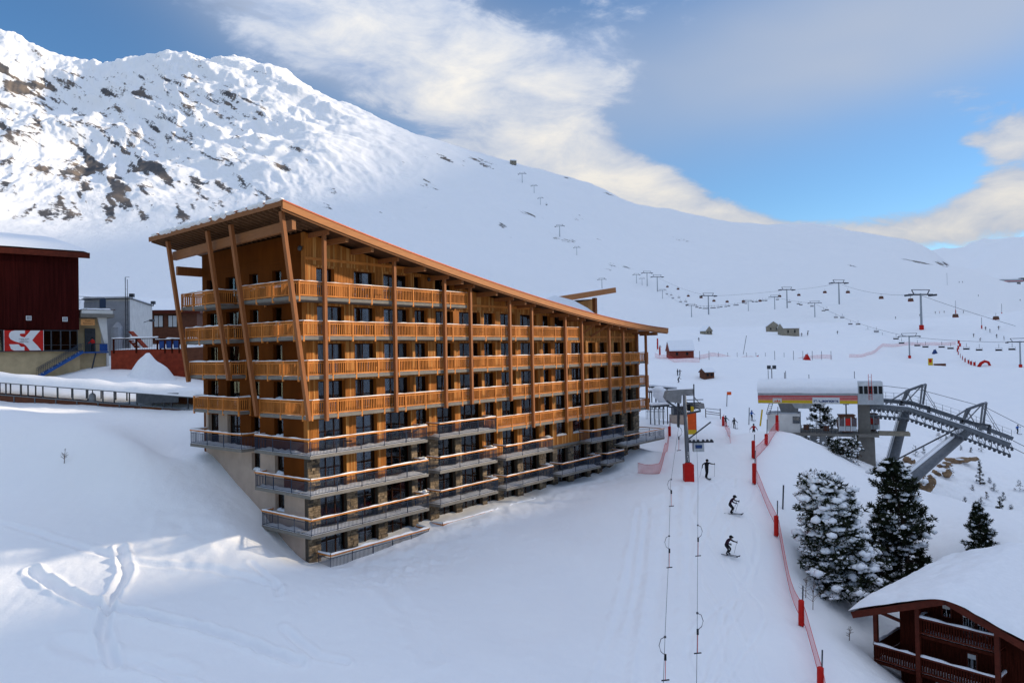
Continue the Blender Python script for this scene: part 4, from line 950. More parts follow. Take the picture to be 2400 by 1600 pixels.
b = MB().box(-3, 7.2, -.9, -.75, BH.hit(400, 788)[1]-.2, BH.hit(400, 788)[1]); b.box(-3, 7.2, -.85, 0, BH.hit(400, 800)[1]-.3, BH.hit(400, 800)[1]); b.build('balcony', 'brown_house', BH0)
# terrace with rust red wall
TW = Frame(258, 840, 90, math.atan2(-.10, 1)); terr = thing('terrace', 'rust red terrace wall with railing and blue wind panels, between porch and hotel', 'terrace', (*TW.O[:2], -3.0), TW.ang, absz=True)
zt = TW.hit(300, 820)[1]
MB().box(.1, 6.2, 0, 10, -4.5, zt).build('retaining_wall', 'rust_wall', terr)
MB().box(6.2, 10.2, -.6, 10, -4.5, zt-.05).build('retaining_wall', 'rust_wall', terr)
MB().box(10.25, 18, -.9, 10, -4.5, zt+.15).build('retaining_wall', 'brown_house', terr)
lump_snow(MB(), .1, 10.0, .1, 9.9, lambda x, y: zt, .25, 6, 20, 10).build('floor_snow', 'snow_pack', terr, smooth=True)
lump_snow(MB(), 10.3, 18, -.9, 9.9, lambda x, y: zt+.15, .45, 7, 16, 10).build('floor_snow', 'snow_pack', terr, smooth=True)
b = MB(); zr = zt+1.35
b.beam((.3, -.05, zr), (6.2, -.05, zr), .16, .1); b.beam((6.2, -.6, zr), (11.6, -.8, zr-.35), .16, .1)
for x in (.5, 3.4, 6.1, 6.5): b.box(x-.08, x+.08, -.12, .04, zt-.4, zr)
for x in (7.4, 8.3, 9.2, 10.1): b.box(x-.06, x+.06, -.72, -.6, zt-.5, zr-.2)
for i in range(24): b.tube([(.7+i*.22, -.05, zt), (.7+i*.22, -.05, zr)], .015, 4)
b.build('railing', 'chalet_wood', terr); snow_strip([(.3, -.05), (6.2, -.05)], zr+.05, .2, .2, 3).build('rail_snow', 'snow_pack', terr); snow_strip([(6.2, -.6), (11.6, -.8)], zr-.17, .2, .2, 4).build('rail_snow', 'snow_pack', terr)
for x in (6.6, 7.5, 8.4, 9.3): MB().box(x, x+.7, -.5, -.45, zt+.1, zt+1.0).build('wind_panel', 'blue_paint', terr)
# covered walkway along the edge of the bank
CW = Frame(0, 905, 75, math.atan2(-.10, 1)); cw_ = thing('covered_walkway', 'long low covered walkway with thick snow on its roof, along the bank left of hotel', 'walkway', (*CW.O[:2], -6.0), CW.ang, absz=True)
def cwz(x, off): return -2.45-.085*x+off
L_ = 23.0
b = MB(); b.add([(-12, 0, cwz(-12, -2.2)), (L_, 0, cwz(L_, -2.2)), (L_, 2.2, cwz(L_, -2.2)), (-12, 2.2, cwz(-12, -2.2)), (-12, 0, cwz(-12, -.95)), (L_, 0, cwz(L_, -.95)), (L_, 2.2, cwz(L_, -.95)), (-12, 2.2, cwz(-12, -.95))], MB.BF); b.build('plinth', 'brown_house', cw_)
for i in range(16):
    x = -12+i*2.25; MB().box(x, x+.1, -.08, .0, cwz(x, -2.0), cwz(x, -.85)).build('plinth_batten', 'metal_grey', cw_)
MB().beam((-12, -.06, cwz(-12, -.9)), (L_, -.06, cwz(L_, -.9)), .12, .1).build('sill_rail', 'metal_grey', cw_)
x = -11.5; r = random.Random(8)
while x < L_:
    for y in (.05, 2.1): MB().box(x-.05, x+.05, y-.05, y+.05, cwz(x, -.95), cwz(x, .28)).build('walkway_post', 'metal_dark', cw_)
    x += r.choice((.8, 1.2, 1.7, 1.6))
MB().beam((-12, 1.1, cwz(-12, .32)), (L_, 1.1, cwz(L_, .32)), 2.5, .1).build('roof', 'metal_grey', cw_)
g = MB(); g.grid(90, 9, lambda i, j: (-12+(L_+12)*i, -.25+2.7*j, cwz(-12+(L_+12)*i, .37)+(.85*math.sin(math.pi*min(1, max(0, j)))**.55)*(1+.28*float(noise2(np.array([i*14]), np.array([j*2.0]), 4)[0])))); g.build('roof_snow', 'snow_pack', cw_, smooth=True)
MB().box(14.6, 19.0, -.12, -.02, cwz(16, -.55), cwz(16, .40)).build('dark_frame', 'metal_dark', cw_)
MB().box(14.4, 17.2, -.11, -.01, cwz(16, -2.0), cwz(16, -.98)).build('orange_panel', 'panel_brown', cw_)
MB().box(14, L_, 2.0, 2.1, cwz(18, -1.2), cwz(18, .2)).build('dark_back', 'brown_house', cw_)
p = G(217, 945, 68.6); bp_ = thing('padded_post', 'short dark grey padded post standing in the snow before the covered walkway', 'post', p)
b = MB(); b.tube([(0, 0, -.5), (0, 0, .2), (0, 0, .9), (0, 0, 1.05)], [.34, .36, .3, .1], 9); b.build('pad', 'plaster_grey', bp_, smooth=True); MB().tube([(0, 0, 1.0), (0, 0, 1.5)], .05, 5).build('pole', 'metal_dark', bp_)
# shovelled snow heap before the terrace
p = G(362, 885, 83); b = MB()
b.grid(26, 20, lambda i, j: ((i-.5)*8, (j-.5)*5, -1.0+3.9*max(0, 1-abs((i-.42)/.5)**1.25-abs((j-.5)/.5)**1.4)**1.15*(1+.25*float(noise2(np.array([i*5]), np.array([j*4]), 12)[0])))); o = b.build('snow_heap', 'snow_pack', smooth=True); o.location = p; tag(o, 'pointed heap of shovelled snow in front of the rust red terrace wall', 'snow heap')
# ------------------------------------------------------------------ lower right chalet
CA = math.atan2(-.758, .652); CF = Frame(2110, 1500, 50, CA)
ch = thing('chalet', 'dark red timber chalet with thick snow on its roof, lower right corner', 'chalet', (*CF.O[:2], -25.0), CA, absz=True)
PKS, PKZ, SLP, OV, CB = 3.6, -15.6, .40, 2.1, 13.0
def rz_(s): return PKZ-abs(s-PKS)*SLP
b = MB()
for (d, off) in ((.18, 0),):
    poly = [(0, -26), (7.2, -26), (7.2, rz_(7.2)-.25), (PKS, PKZ-.25), (0, rz_(0)-.25)]
    b.prism(poly, lambda u, v, a: (u, a, v), 0, CB)
    n = 46
    for i in range(n):
        a = 7.2*i/n; b.box(a+.01, a+7.2/n-.01, -.03, -.001, -25.9, rz_(a+.08)-.3)
b.build('wall', 'chalet_wood', ch)
b = MB(); th_ = .2
b.prism([(PKS-5.75, rz_(PKS-5.75)), (PKS, PKZ), (PKS+5.75, rz_(PKS+5.75)), (PKS+5.75, rz_(PKS+5.75)-th_), (PKS, PKZ-th_), (PKS-5.75, rz_(PKS-5.75)-th_)], lambda u, v, a: (u, a, v), -OV, CB+1.2)
crf = b.build('roof', 'chalet_trim', ch)
for sg_ in (-1, 1):
    MB().beam((PKS, -OV-.05, PKZ-.2), (PKS+sg_*5.8, -OV-.05, rz_(PKS+5.8)-.2), .09, .42).build('barge_board', 'chalet_trim', crf)
rr = random.Random(4)
def csnow(i, j):
    s = PKS-6.0+12.0*i; t = -OV-.25+(CB+OV+1.6)*j-(.16*float(noise2(np.array([s*1.1]), np.array([.5]), 9)[0]) if j == 0 else 0); e = min(i, 1-i)*12; f = min(1, (e/.9))**.5 if e < .9 else 1
    ej = min(j*(CB+OV), (1-j)*(CB+OV)); f2 = min(1, ej/.7)**.6 if ej < .7 else 1
    h = .55*f*f2*(1+.30*float(fbm(np.array([s/1.7]), np.array([t/1.7]), 3, 5)[0]))
    rd = PKZ-math.sqrt((s-PKS)**2+.6)*SLP+.25
    return (s, t, rd-.02+h-.06*(1-f))
MB().grid(60, 50, csnow).build('roof_snow', 'snow_pack', crf, smooth=True)
b = MB(); b.tube([(8.6, 6.5, rz_(8.6)-.1), (8.6, 6.5, rz_(8.6)+1.9)], .25, 8); b.build('chimney', 'chalet_wood', crf)
# second dormer roof at the right edge
b = MB(); b.grid(16, 12, lambda i, j: (7.0+3.6*i, 1.5+5*j, rz_(8.0)+.55+.55*math.sin(math.pi*i)*.8+.4*i)); b.build('dormer_snow', 'snow_pack', crf, smooth=True)
MB().beam((6.9, 1.5, rz_(7)+.35), (10.4, 1.5, rz_(8)+.75), .12, .35).build('dormer_board', 'frame_brown', crf)
for (z, s0, s1) in ((-18.55, 1.65, 6.1), (-21.05, -1.2, 6.1), (-23.6, -1.2, 6.1)):
    b = MB().box(s0, s1, -1.35, -.03, z-.18, z)
    if s0 < 0: b.box(s0, -.03, -.03, 7.0, z-.18, z)
    o = b.build('balcony', 'chalet_wood', ch)
    path = [(s1, -.05), (s1, -1.3), (s0+.04, -1.3), (s0+.04, 7.0 if s0 < 0 else -.05)]
    h = MB(); bl = MB()
    for p, q in zip(path[:-1], path[1:]): h.beam((*p, z+1.03), (*q, z+1.03), .15, .12); h.beam((*p, z+.12), (*q, z+.12), .06, .1)
    h.build('handrail', 'chalet_trim', o)
    for c, d in path_pts([Vector(p) for p in path], .155): bl.beam((*c, z+.1), (*c, z+1.0), .095, .03, up=(-d.y, d.x, 0))
    bl.build('balusters', 'chalet_wood', o, kind='stuff')
    snow_strip([Vector(p) for p in path], z+1.09, .2, .16, 6).build('rail_snow', 'snow_pack', o, smooth=True)
    lump_snow(MB(), s0+.1, s1-.1, -1.25, -.1, lambda x, y: z, .12, 5, 14, 6).build('floor_snow', 'snow_pack', o, smooth=True)
for s, t, z1 in ((1.65, -1.35, rz_(1.65)), (6.1, -1.35, rz_(6.1)), (-1.1, -1.1, rz_(-1.1)), (-1.1, 6.9, rz_(-1.1))):
    MB().box(s-.13, s+.13, t-.13, t+.13, -26, z1-.22).build('post', 'chalet_trim', ch)
MB().beam((-1.1, -1.0, rz_(-1.1)-.35), (.1, -.2, -18.4), .16, .2).build('brace', 'chalet_trim', ch)
MB().beam((-1.9, -1.1, rz_(-1.9)-.3), (.1, -1.1, rz_(0)-.35), .2, .26).build('tie_beam', 'chalet_trim', ch)
def cwin(a0, a1, z0, z1, shut=True):
    w = MB().box(a0-.08, a1+.08, -.1, -.031, z0-.08, z1+.08).build('window', 'chalet_trim', ch); MB().box(a0, a1, -.13, -.101, z0, z1).build('pane', 'glass', w)
    n = max(2, int((a1-a0)/.28)); g = MB()
    for i in range(n): g.box(a0+(a1-a0)*(i+.25)/n, a0+(a1-a0)*(i+.75)/n, -.128, -.1295, z0+.05, z1-.25)
    MB().box(a0, a1, -.16, -.131, z1-.28, z1).build('blind', 'curtain', w)
    b = MB()
    for i in range(1, n): x = a0+(a1-a0)*i/n; b.box(x-.025, x+.025, -.15, -.131, z0, z1-.28)
    b.build('glazing_bar', 'plaster_grey', w)
cwin(2.72, 3.15, -17.4, -16.65); cwin(3.88, 4.5, -18.4, -16.9); cwin(4.7, 5.25, -18.4, -17.2); cwin(4.1, 4.55, -20.9, -19.4); cwin(2.2, 3.0, -23.5, -21.8)

# ------------------------------------------------------------------ gondola lift station
SA = math.atan2(-.42, 1); SF = Frame(1773, 945, 100, SA); ST = 'gondola_station'
sn = thing(ST, 'gondola station with long snowy hood, red and yellow stripes and lettering', 'lift station', (*SF.O[:2], -14.0), SA, absz=True)
h0, h1 = SF.hit(1776, 930)[0], SF.hit(2010, 935)[0]; zt_, zm, zb_ = -4.55, -6.45, -7.55
hood = MB(); prof = [(0.35, zb_), (0, zm+.05), (.05, zm), (.0, -5.7), (.9, -4.9), (2.4, -4.6), (4.2, -4.6), (5.6, -4.9), (6.4, -5.7), (6.4, zm), (6.1, zb_)]
hood.prism(prof, lambda u, v, a: (a, u, v), h0, h1); hd = hood.build('hood', 'steel_pale', sn)
def hs_(i, j):
    a = h0-.05+(h1-h0+.1)*i; k = j*6; u = [-.06, -.06, .85, 2.4, 4.2, 5.7, 6.5]; z = [-6.2, -5.65, -4.8, -4.48, -4.48, -4.8, -5.8]
    uu = np.interp(k, range(7), u); zz = np.interp(k, range(7), z); d = .16*math.sin(math.pi*min(1, max(0, .15+j*.7)))*(1+.5*float(noise2(np.array([i*6]), np.array([j*5]), 8)[0])); return (a, uu-d*(1 if j < .3 else 0), zz+d)
MB().grid(60, 19, hs_).build('hood_snow', 'snow_pack', hd, smooth=True)
def onface(z): return .35*(zm+.05-z)/(zm+.05-zb_)      # the lower panel leans inwards
def stripe(z0, z1, mt, nm, a0=h0, a1=h1, o=.015):
    b = MB(); b.add([(a0, onface(z0)-o, z0), (a1, onface(z0)-o, z0), (a1, onface(z1)-o, z1), (a0, onface(z1)-o, z1), (a0, onface(z0)+.02, z0), (a1, onface(z0)+.02, z0), (a1, onface(z1)+.02, z1), (a0, onface(z1)+.02, z1)], [(0, 1, 2, 3), (7, 6, 5, 4), (0, 4, 5, 1), (2, 6, 7, 3), (1, 5, 6, 2), (0, 3, 7, 4)]); b.build(nm, mt, hd)
stripe(zb_+.02, zm, 'white_paint', 'white_band', o=.008)
stripe(zm-.16, zm-.01, 'red_paint', 'red_stripe'); stripe(zm-.33, zm-.20, 'red_paint', 'red_stripe'); stripe(zm-.50, zm-.37, 'red_paint', 'red_stripe'); stripe(zm-.64, zm-.54, 'orange_pad', 'orange_stripe'); stripe(zb_+.05, zm-.66, 'yellow', 'yellow_band')
a0, a1 = SF.hit(1908, 943)[0], SF.hit(1964, 943)[0]
stripe(zb_+.06, zm-.26, 'white_paint', 'name_board', a0-.2, a1+.2, .05)
text_mesh('le Cabriolet', .62, 'lettering', 'ink_blue', sn, ((a0+a1)/2, onface(zb_+.45)-.085, zb_+.43), (math.pi/2-.3, 0, 0), .006, bold=.018)
a2, a3 = SF.hit(1811, 938)[0], SF.hit(1832, 938)[0]
stripe(zb_+.16, zm-.40, 'plaster_white', 'logo_board', a2, a3, .05)
b = MB(); cx = (a2+a3)/2; zq = zb_+.22
for dx, h in ((-.28, .22), (.0, .36), (.26, .24)): b.prism([(cx+dx-.17, zq), (cx+dx+.17, zq), (cx+dx+.03, zq+h)], lambda u, v, a: (u, a+onface(v), v), -.075, -.055)
b.build('emblem', 'emblem_orange', hd)
# end cab with windows, mast, lower belly, pillars
c0, c1 = h1+.03, h1+3.0
b = MB(); b.prism([(.3, -7.6), (.2, -6.3), (.7, -5.2), (1.4, -4.75), (4.6, -4.75), (5.4, -5.2), (6, -6.3), (6, -7.6)], lambda u, v, a: (a, u, v), c0, c1); cb = b.build('end_cab', 'steel_pale', sn)
for i in range(5):
    a = c0+.2+i*.56; b = MB(); b.add([(a, .23, -6.2), (a+.42, .23, -6.2), (a+.42, .66, -5.25), (a, .66, -5.25), (a, .18, -6.2), (a+.42, .18, -6.2), (a+.42, .61, -5.25), (a, .61, -5.25)], [(0, 3, 2, 1), (4, 5, 6, 7), (0, 1, 5, 4), (2, 3, 7, 6), (1, 2, 6, 5), (0, 4, 7, 3)]); b.build('cab_window', 'black', cb)
for i in range(4): MB().box(c1+.01, c1+.04, 1.0+i*1.1, 1.9+i*1.1, -6.2, -5.2).build('cab_window', 'black', cb)
b = MB(); b.tube([(c0+1.3, .1, -7.0), (c0+1.3, .5, -3.7)], .03, 5); b.tube([(c0+1.65, .1, -7.0), (c0+1.65, .5, -3.7)], .03, 5)
for i in range(8): b.beam((c0+1.3, .12+i*.045, -6.9+i*.4), (c0+1.65, .12+i*.045, -6.9+i*.4), .025, .025)
b.build('ladder', 'red_paint', cb)
b = MB(); b.prism([(h0+4.2, -7.56), (h1-5.2, -7.56), (h0+6.5, -8.25), (h0+4.6, -8.25)], lambda u, v, a: (u, a, v), 1.2, 5); b.build('belly', 'steel_pale', sn)
b = MB(); b.prism([(h0+2.4, -7.56), (h0+5.0, -7.56), (h0+4.9, -9.1), (h0+2.9, -9.1)], lambda u, v, a: (u, a, v), 1.8, 4.2); b.build('support', 'concrete_dark', sn)
b = MB(); q0 = h1+.2; b.prism([(q0-.1, -7.57), (q0+1.25, -7.57), (q0+1.35, -11.9), (q0+1.75, -12.0), (q0+1.85, -18), (q0-.35, -18), (q0-.3, -12.0), (q0-.1, -11.9)], lambda u, v, a: (u, a, v), 1.6, 3.6); b.build('pillar', 'concrete', sn)
lm = MB()
for a, h in ((h0+1.2, 1.2), (h0+3.3, .8), (h0+3.45, 1.0), (h0+6.4, .5), (h1-.2, .9)): lm.tube([(a, 3, -4.6), (a, 3, -4.3+h)], .04, 4)
lm.build('antenna', 'metal_dark', hd)
b = MB(); b.tube([(h0+1.6, 4, -4.6), (h0+1.6, 4, -2.9)], .06, 5)
for dx in (-.35, .35): b.box(h0+1.6+dx-.25, h0+1.6+dx+.25, 3.8, 4.1, -3.05, -2.55)
b.build('floodlight', 'metal_dark', hd)
ht = MB().box(h0+1.1, h0+5.2, .6, 5.0, -12.2, -8.95).build('hut', 'plaster_white', sn)
lump_snow(MB(), h0+1.1, h0+5.2, .6, 5.0, lambda x, y: -8.95, .12, 4, 8, 6).build('hut_snow', 'snow_pack', ht, smooth=True)
w = MB().box(h0+4.3, h0+5.23, .55, .6, -10.2, -9.25).build('hut_window', 'metal_grey', ht); MB().box(h0+4.4, h0+5.15, .52, .549, -10.1, -9.35).build('pane', 'glass', w)
b = MB()
for x in (h0+1.0, h0+1.45): b.beam((x-.0, .3, -9.0), (x+.45, .5, -7.4), .06, .06)
for i in range(6): f = i/6; b.beam((h0+1.0+.45*f, .3+.2*f, -9+1.6*f), (h0+1.45+.45*f, .3+.2*f, -9+1.6*f), .05, .05)
b.build('ladder', 'metal_dark', sn)
MB().beam((h0+.5, .4, -8.4), (h0+.2, .3, -10.6), .18, .18).build('yellow_prop', 'yellow', sn)
dk0, dk1 = h0+3.2, h1+2.4
MB().box(dk0, dk1, .3, 6.5, -11.75, -11.4).build('deck', 'concrete', sn)
MB().box(dk1, dk1+3.6, 1.2, 3.4, -11.6, -11.2).build('deck_boards', 'hut_stone', sn)
for a in (h0+5.3, h0+6.4, h0+7.6): MB().box(a, a+.75, 1.0, 2.0, -15.5, -11.75).build('deck_pillar', 'concrete_dark', sn)
b = MB(); b.add([(dk0-.1, .2, -11.76), (dk0+2.5, .2, -11.76), (dk0+2.5, .2, -13.6), (dk0+2.2, .2, -13.6), (dk0-.1, 6, -11.76), (dk0+2.5, 6, -11.76), (dk0+2.5, 6, -13.6), (dk0+2.2, 6, -13.6)], [(0, 1, 2, 3)[::-1], (4, 5, 6, 7), (0, 4, 7, 3), (1, 2, 6, 5), (2, 3, 7, 6)]); b.build('deck_ramp', 'concrete_dark', sn)
b = MB()
for i in range(12): b.tube([(h0+5.4+i*.45, .35, -11.4), (h0+5.4+i*.45, .35, -10.4)], .03, 4)
for z in (-10.4, -10.75, -11.1): b.beam((h0+5.3, .35, z), (h0+10.4, .35, z), .04, .04)
b.build('deck_railing', 'metal_dark', sn)
for a, z in ((h0+5.6, -10.35), (h0+8.0, -10.45)): MB().box(a, a+.75, .9, 1.2, z-.7, z).build('deck_box', 'brown_house', sn)
def cabin(loc, label, grp):
    c = thing('gondola_cabin', label, 'cabin', loc, SA+.15, grp); c.scale = (1.15, 1.15, 1.1)
    b = MB(); rings = []
    for z, sx, sy in ((-1.95, .55, .5), (-1.8, .82, .72), (-1.2, .98, .86), (-.5, .96, .84), (-.05, .78, .68), (0, .6, .5)):
        rings.append([(x*sx, y*sy, z) for x, y in ((-1, -.55), (-.8, -1), (.8, -1), (1, -.55), (1, .55), (.8, 1), (-.8, 1), (-1, .55))])
    vs = [p for r in rings for p in r]; fs = [tuple(range(7, -1, -1)), tuple(range(40, 48))]
    for k in range(5): fs += [(k*8+j, k*8+(j+1) % 8, k*8+8+(j+1) % 8, k*8+8+j) for j in range(8)]
    b.add(vs, fs); b.build('shell', 'cabin_brown', c)
    for x in (-.62, 0, .62): 
        b = MB(); b.box(x-.25, x+.25, -.90, -.87, -1.1, -.3); b.build('cabin_window', 'glass_red' if x else 'red_paint', c)
        MB().box(x-.24, x+.24, -.90, -.84, -1.75, -1.2).build('ski_rack', 'steel_pale', c)
    for x in (-.33, .33, -.93, .93): MB().box(x-.03, x+.03, -.93, -.86, -1.8, -.15).build('door_frame', 'white_paint', c)
    MB().box(-.95, -.92, -.4, .4, -1.1, -.3).box(.965, 1.0, -.4, .4, -1.1, -.3).build('cabin_window', 'glass_red', c)
    MB().box(-.85, .85, -.75, .75, -.02, .1).build('roof', 'brown_house', c)
    MB().beam((0, 0, .1), (0, .0, 1.3), .12, .16).build('hanger', 'metal_dark', c)
    MB().box(-.3, .3, -.12, .12, 1.25, 1.45).build('grip', 'metal_dark', c)
    return c
ca, _z = SF.hit(1983, 985, 2.5); cabin(SF.W(ca, 1.0, -9.05), 'brown gondola cabin with red windows, left of the concrete pillar', 'gondola cabins in the station')
ca, _z = SF.hit(2030, 985, 5); cabin(SF.W(ca+.3, 4.6, -9.15), 'brown gondola cabin mostly hidden behind the concrete pillar', 'gondola cabins in the station')
# boom with sheave trains, gantries and leaning pylons
bm = thing('lift_boom', 'steel boom with sheave wheels and gantries on two leaning pylons, right of station', 'lift structure', tuple(SF.W(c1, 2.5, -20)), 0, absz=True)
BO = np.array(bm.location)
def Q(px, py, D):
    p = P(px, py, D); return Vector((p[0]-BO[0], p[1]-BO[1], p[2]))
pA, pB, pC, pD = (2016, 948), (2130, 958), (2265, 1003), (2368, 1042)
DA, DB, DC, DD = 97, 95, 92, 90
def boom(off, dpx, dpy, nm):
    pts = [Q(x+dpx, y+dpy, D+off) for (x, y), D in zip((pA, pB, pC, pD), (DA, DB, DC, DD))]
    b = MB()
    for p, q in zip(pts[:-1], pts[1:]): b.beam(p, q, .28, .5)
    b.build('main_girder', 'metal_grey', bm)
    low = [p+Vector((0, 0, -1.25)) for p in pts]; b = MB()
    for p, q in zip(low[:-1], low[1:]): b.beam(p, q, .18, .22)
    for (p, q, r, s) in zip(pts[:-1], pts[1:], low[:-1], low[1:]):
        for i in range(7):
            f = i/7; g = (i+1)/7; b.beam(p.lerp(q, f), r.lerp(s, f), .08, .08); b.beam(p.lerp(q, f), r.lerp(s, g), .06, .06)
    b.build('lattice', 'metal_grey', bm)
    b = MB()
    for (r, s) in zip(low[:-1], low[1:]):
        n = max(6, int((s-r).length/.5))
        for i in range(n):
            c = r.lerp(s, (i+.5)/n)+Vector((0, -.2, -.22)); b.tube([c-Vector((0, .07, 0)), c+Vector((0, .07, 0))], .17, 9)
    b.build('sheave_wheels', 'metal_dark', bm, kind='stuff')
    wk = MB()
    for (p, q) in zip(pts[:-1], pts[1:]):
        n = max(3, int((q-p).length/.9)); u = Vector((0, .25, 0))
        for i in range(n+1):
            c = p.lerp(q, i/n)+u; wk.beam(c+Vector((0, 0, .2)), c+Vector((0, 0, 1.15)), .035, .035)
        for z in (.65, 1.15): wk.beam(p+u+Vector((0, 0, z)), q+u+Vector((0, 0, z)), .03, .03)
        wk.beam(p+u+Vector((0, 0, .28)), q+u+Vector((0, 0, .28)), .5, .04)
    wk.build('walkway_rail', 'metal_grey', bm)
    snw = MB()
    for p, q in zip(pts[:-1], pts[1:]): snw.beam(p+Vector((0, -.02, .29)), q+Vector((0, -.02, .29)), .24, .07)
    snw.build('boom_snow', 'snow_pack', bm)
boom(0, 0, 0, 'near'); boom(5.5, 6, -14, 'far')
for (gx, gy, D) in ((2128, 942, 96.5), (2270, 985, 93)):
    b = MB(); base = [Q(gx-18, gy+15, D), Q(gx+26, gy+26, D), Q(gx-12, gy+2, D+5), Q(gx+34, gy+12, D+5)]
    top = [Q(gx-4, gy-26, D+1), Q(gx+34, gy-40, D+1.5), Q(gx+4, gy-28, D+4), Q(gx+42, gy-42, D+4)]
    for p, q in zip(base, top): b.beam(p, q, .2, .2)
    b.beam(top[0], top[1], .24, .24); b.beam(top[2], top[3], .24, .24); b.beam(top[0], top[2], .18, .18); b.beam(top[1], top[3], .18, .18); b.beam(base[0], top[1], .1, .1); b.beam(base[1], top[0], .1, .1); b.beam(top[0], Q(gx-52, gy+4, D), .14, .14)
    b.build('gantry', 'metal_grey', bm)
    b = MB()
    for d in (0, .5): b.tube([top[1]+Vector((0, d, 0)), Q(gx+92, gy+56, D-1.5)+Vector((0, d, 0))], .04, 4)
    b.build('stay_rod', 'metal_grey', bm)
    b = MB(); b.beam(Q(gx+24, gy+8, D-.6), Q(gx+50, gy+12, D-.6), .3, .3); b.beam(Q(gx+50, gy+12, D-.6), Q(gx+46, gy+40, D-.6), .3, .3); b.beam(Q(gx-18, gy+18, D-.6), Q(gx-16, gy-2, D-.6), .3, .3); b.beam(Q(gx-18, gy+0, D-.6), Q(gx+24, gy+8, D-.6), .3, .3); b.build('lifting_frame', 'metal_dark', bm)
def pylon(pts, w, mt='metal_grey'):
    p, q = Q(*pts[0]), Q(*pts[1]); q = q+(q-p).normalized()*4
    b = MB(); b.tube([p, q], [w*.72, w], 12); b.build('pylon', mt, bm, smooth=True)
    b = MB(); d = (q-p); n = d.normalized(); side = n.cross(Vector((0, 1, 0))).normalized()
    sg = -1 if side.x > 0 else 1
    for k in (0, 1): b.tube([p+side*sg*(w*.95+.12*k), q+side*sg*(w*1.2+.12*k)], .03, 4)
    b.build('pylon_ladder', 'galvanised', bm)
    b = MB(); b.tube([p+side*sg*(w*.5)+Vector((0, -.15, .25)), q+side*sg*(w*.75)+Vector((0, -.15, .25))], .22, 6); b.build('pylon_snow', 'snow_pack', bm, smooth=True)
pylon(((2122, 962, 96), (2093, 1075, 100)), .78); pylon(((2268, 1008, 94), (2145, 1112, 90)), .85)
MB().tube([Q(2245, 1003, 94), Q(2105, 1075, 97)], .1, 6).build('brace_tube', 'metal_dark', bm)
for i, (d, dx, dy) in enumerate(((0, 0, 2), (5.5, 6, -12))):
    b = MB(); pts = [Q(2368+dx, 1044+dy, 90+d), Q(2480+dx, 1100+dy, 88+d), Q(2700+dx, 1200+dy, 86+d)]; b.tube(pts, .035, 4); b.build('haul_rope', 'cable', bm)
b = MB(); b.tube([Q(2055, 902, 98), Q(2160, 914, 98), Q(2310, 954, 95), Q(2420, 1010, 93), Q(2650, 1120, 90)], .03, 4); b.build('signal_cable', 'cable', bm)

# ------------------------------------------------------------------ drag lift on the piste
mst = G(1614, 1126, 72); dl = thing('drag_lift_pylon', 'grey drag lift pylon with crossarm, its foot wrapped in red padding', 'lift pylon', mst)
tb = P(1605, 926, 72); lean = Vector((tb[0]-mst.x, 0, tb[2]-mst.z)); Hh = lean.z
MB().tube([(0, 0, -.5), lean*.5, lean], [.23, .2, .17], 10).build('mast', 'metal_grey', dl, smooth=True)
b = MB(); b.box(-.46, .46, -.4, .4, -.2, 1.6); b.tube([(0, 0, 1.55), (0, 0, 1.75)], [.42, .3], 8); b.build('pad', 'red_pad', dl)
for i, zz in enumerate((2.0, 2.35, 2.7)): 
    text_mesh('TC2'[i], .35, 'lettering', 'white_paint', dl, (lean.x*zz/Hh+.02, -.3, zz), (math.pi/2, 0, 0), .01)
zc = .70*Hh
b = MB(); b.beam(lean*.78, lean*.78+Vector((-1.8, 0, 1.3)), .14, .18); b.beam(lean*.78+Vector((0, 0, 0)), lean*.8+Vector((1.5, 0, .1)), .14, .18); b.beam(lean*.93, lean*.8+Vector((1.5, 0, .2)), .1, .1); b.build('crossarm', 'metal_dark', dl)
b = MB(); b.beam(lean*.45, lean*.45+Vector((2.6, 0, 0)), .12, .16); b.beam(lean*.47, lean*.56+Vector((2.4, 0, 1.0)), .1, .12)
for x in (.3, .7, 1.1, 1.6, 2.0, 2.4): b.tube([lean*.45+Vector((x, -.06, .12)), lean*.45+Vector((x, .06, .12))], .13, 8)
b.build('sheave_arm', 'metal_dark', dl)
b = MB(); b.box(.6+lean.x*.4, 1.6+lean.x*.4, -.3, .3, .34*Hh, .44*Hh); b.build('control_box', 'steel_pale', dl); MB().box(.75+lean.x*.4, 1.4+lean.x*.4, -.33, -.301, .38*Hh, .42*Hh).build('screen', 'ink_blue', dl)
# drive housing behind it
sh = G(1590, 1000, 98); dh = thing('drag_lift_drive', 'large grey sheet-metal drive housing of drag lift, up on a mast behind the pylon', 'lift housing', sh); DHz = sh.z
def D_(px, py, D=98): p = P(px, py, D); return Vector((p[0]-sh.x, p[1]-sh.y, p[2]-sh.z))
def hplate(pts, D, nm, mt, th=1.6):
    b = MB(); pp = [D_(x, y, D) for x, y in pts]; n = len(pp); b.add(pp+[p+Vector((0, th, 0)) for p in pp], [tuple(range(n-1, -1, -1)), tuple(range(n, 2*n))]+[(i, (i+1) % n, n+(i+1) % n, n+i) for i in range(n)]); return b.build(nm, mt, dh)
hd_ = hplate([(1565, 918), (1570, 914), (1627, 911), (1627, 924), (1598, 926), (1597, 945), (1568, 942), (1561, 932)], 98, 'housing', 'concrete_dark', 2.0)
hplate([(1612, 945), (1650, 945), (1652, 957), (1622, 959), (1612, 958)], 99, 'lower_housing', 'concrete_dark', 1.4)
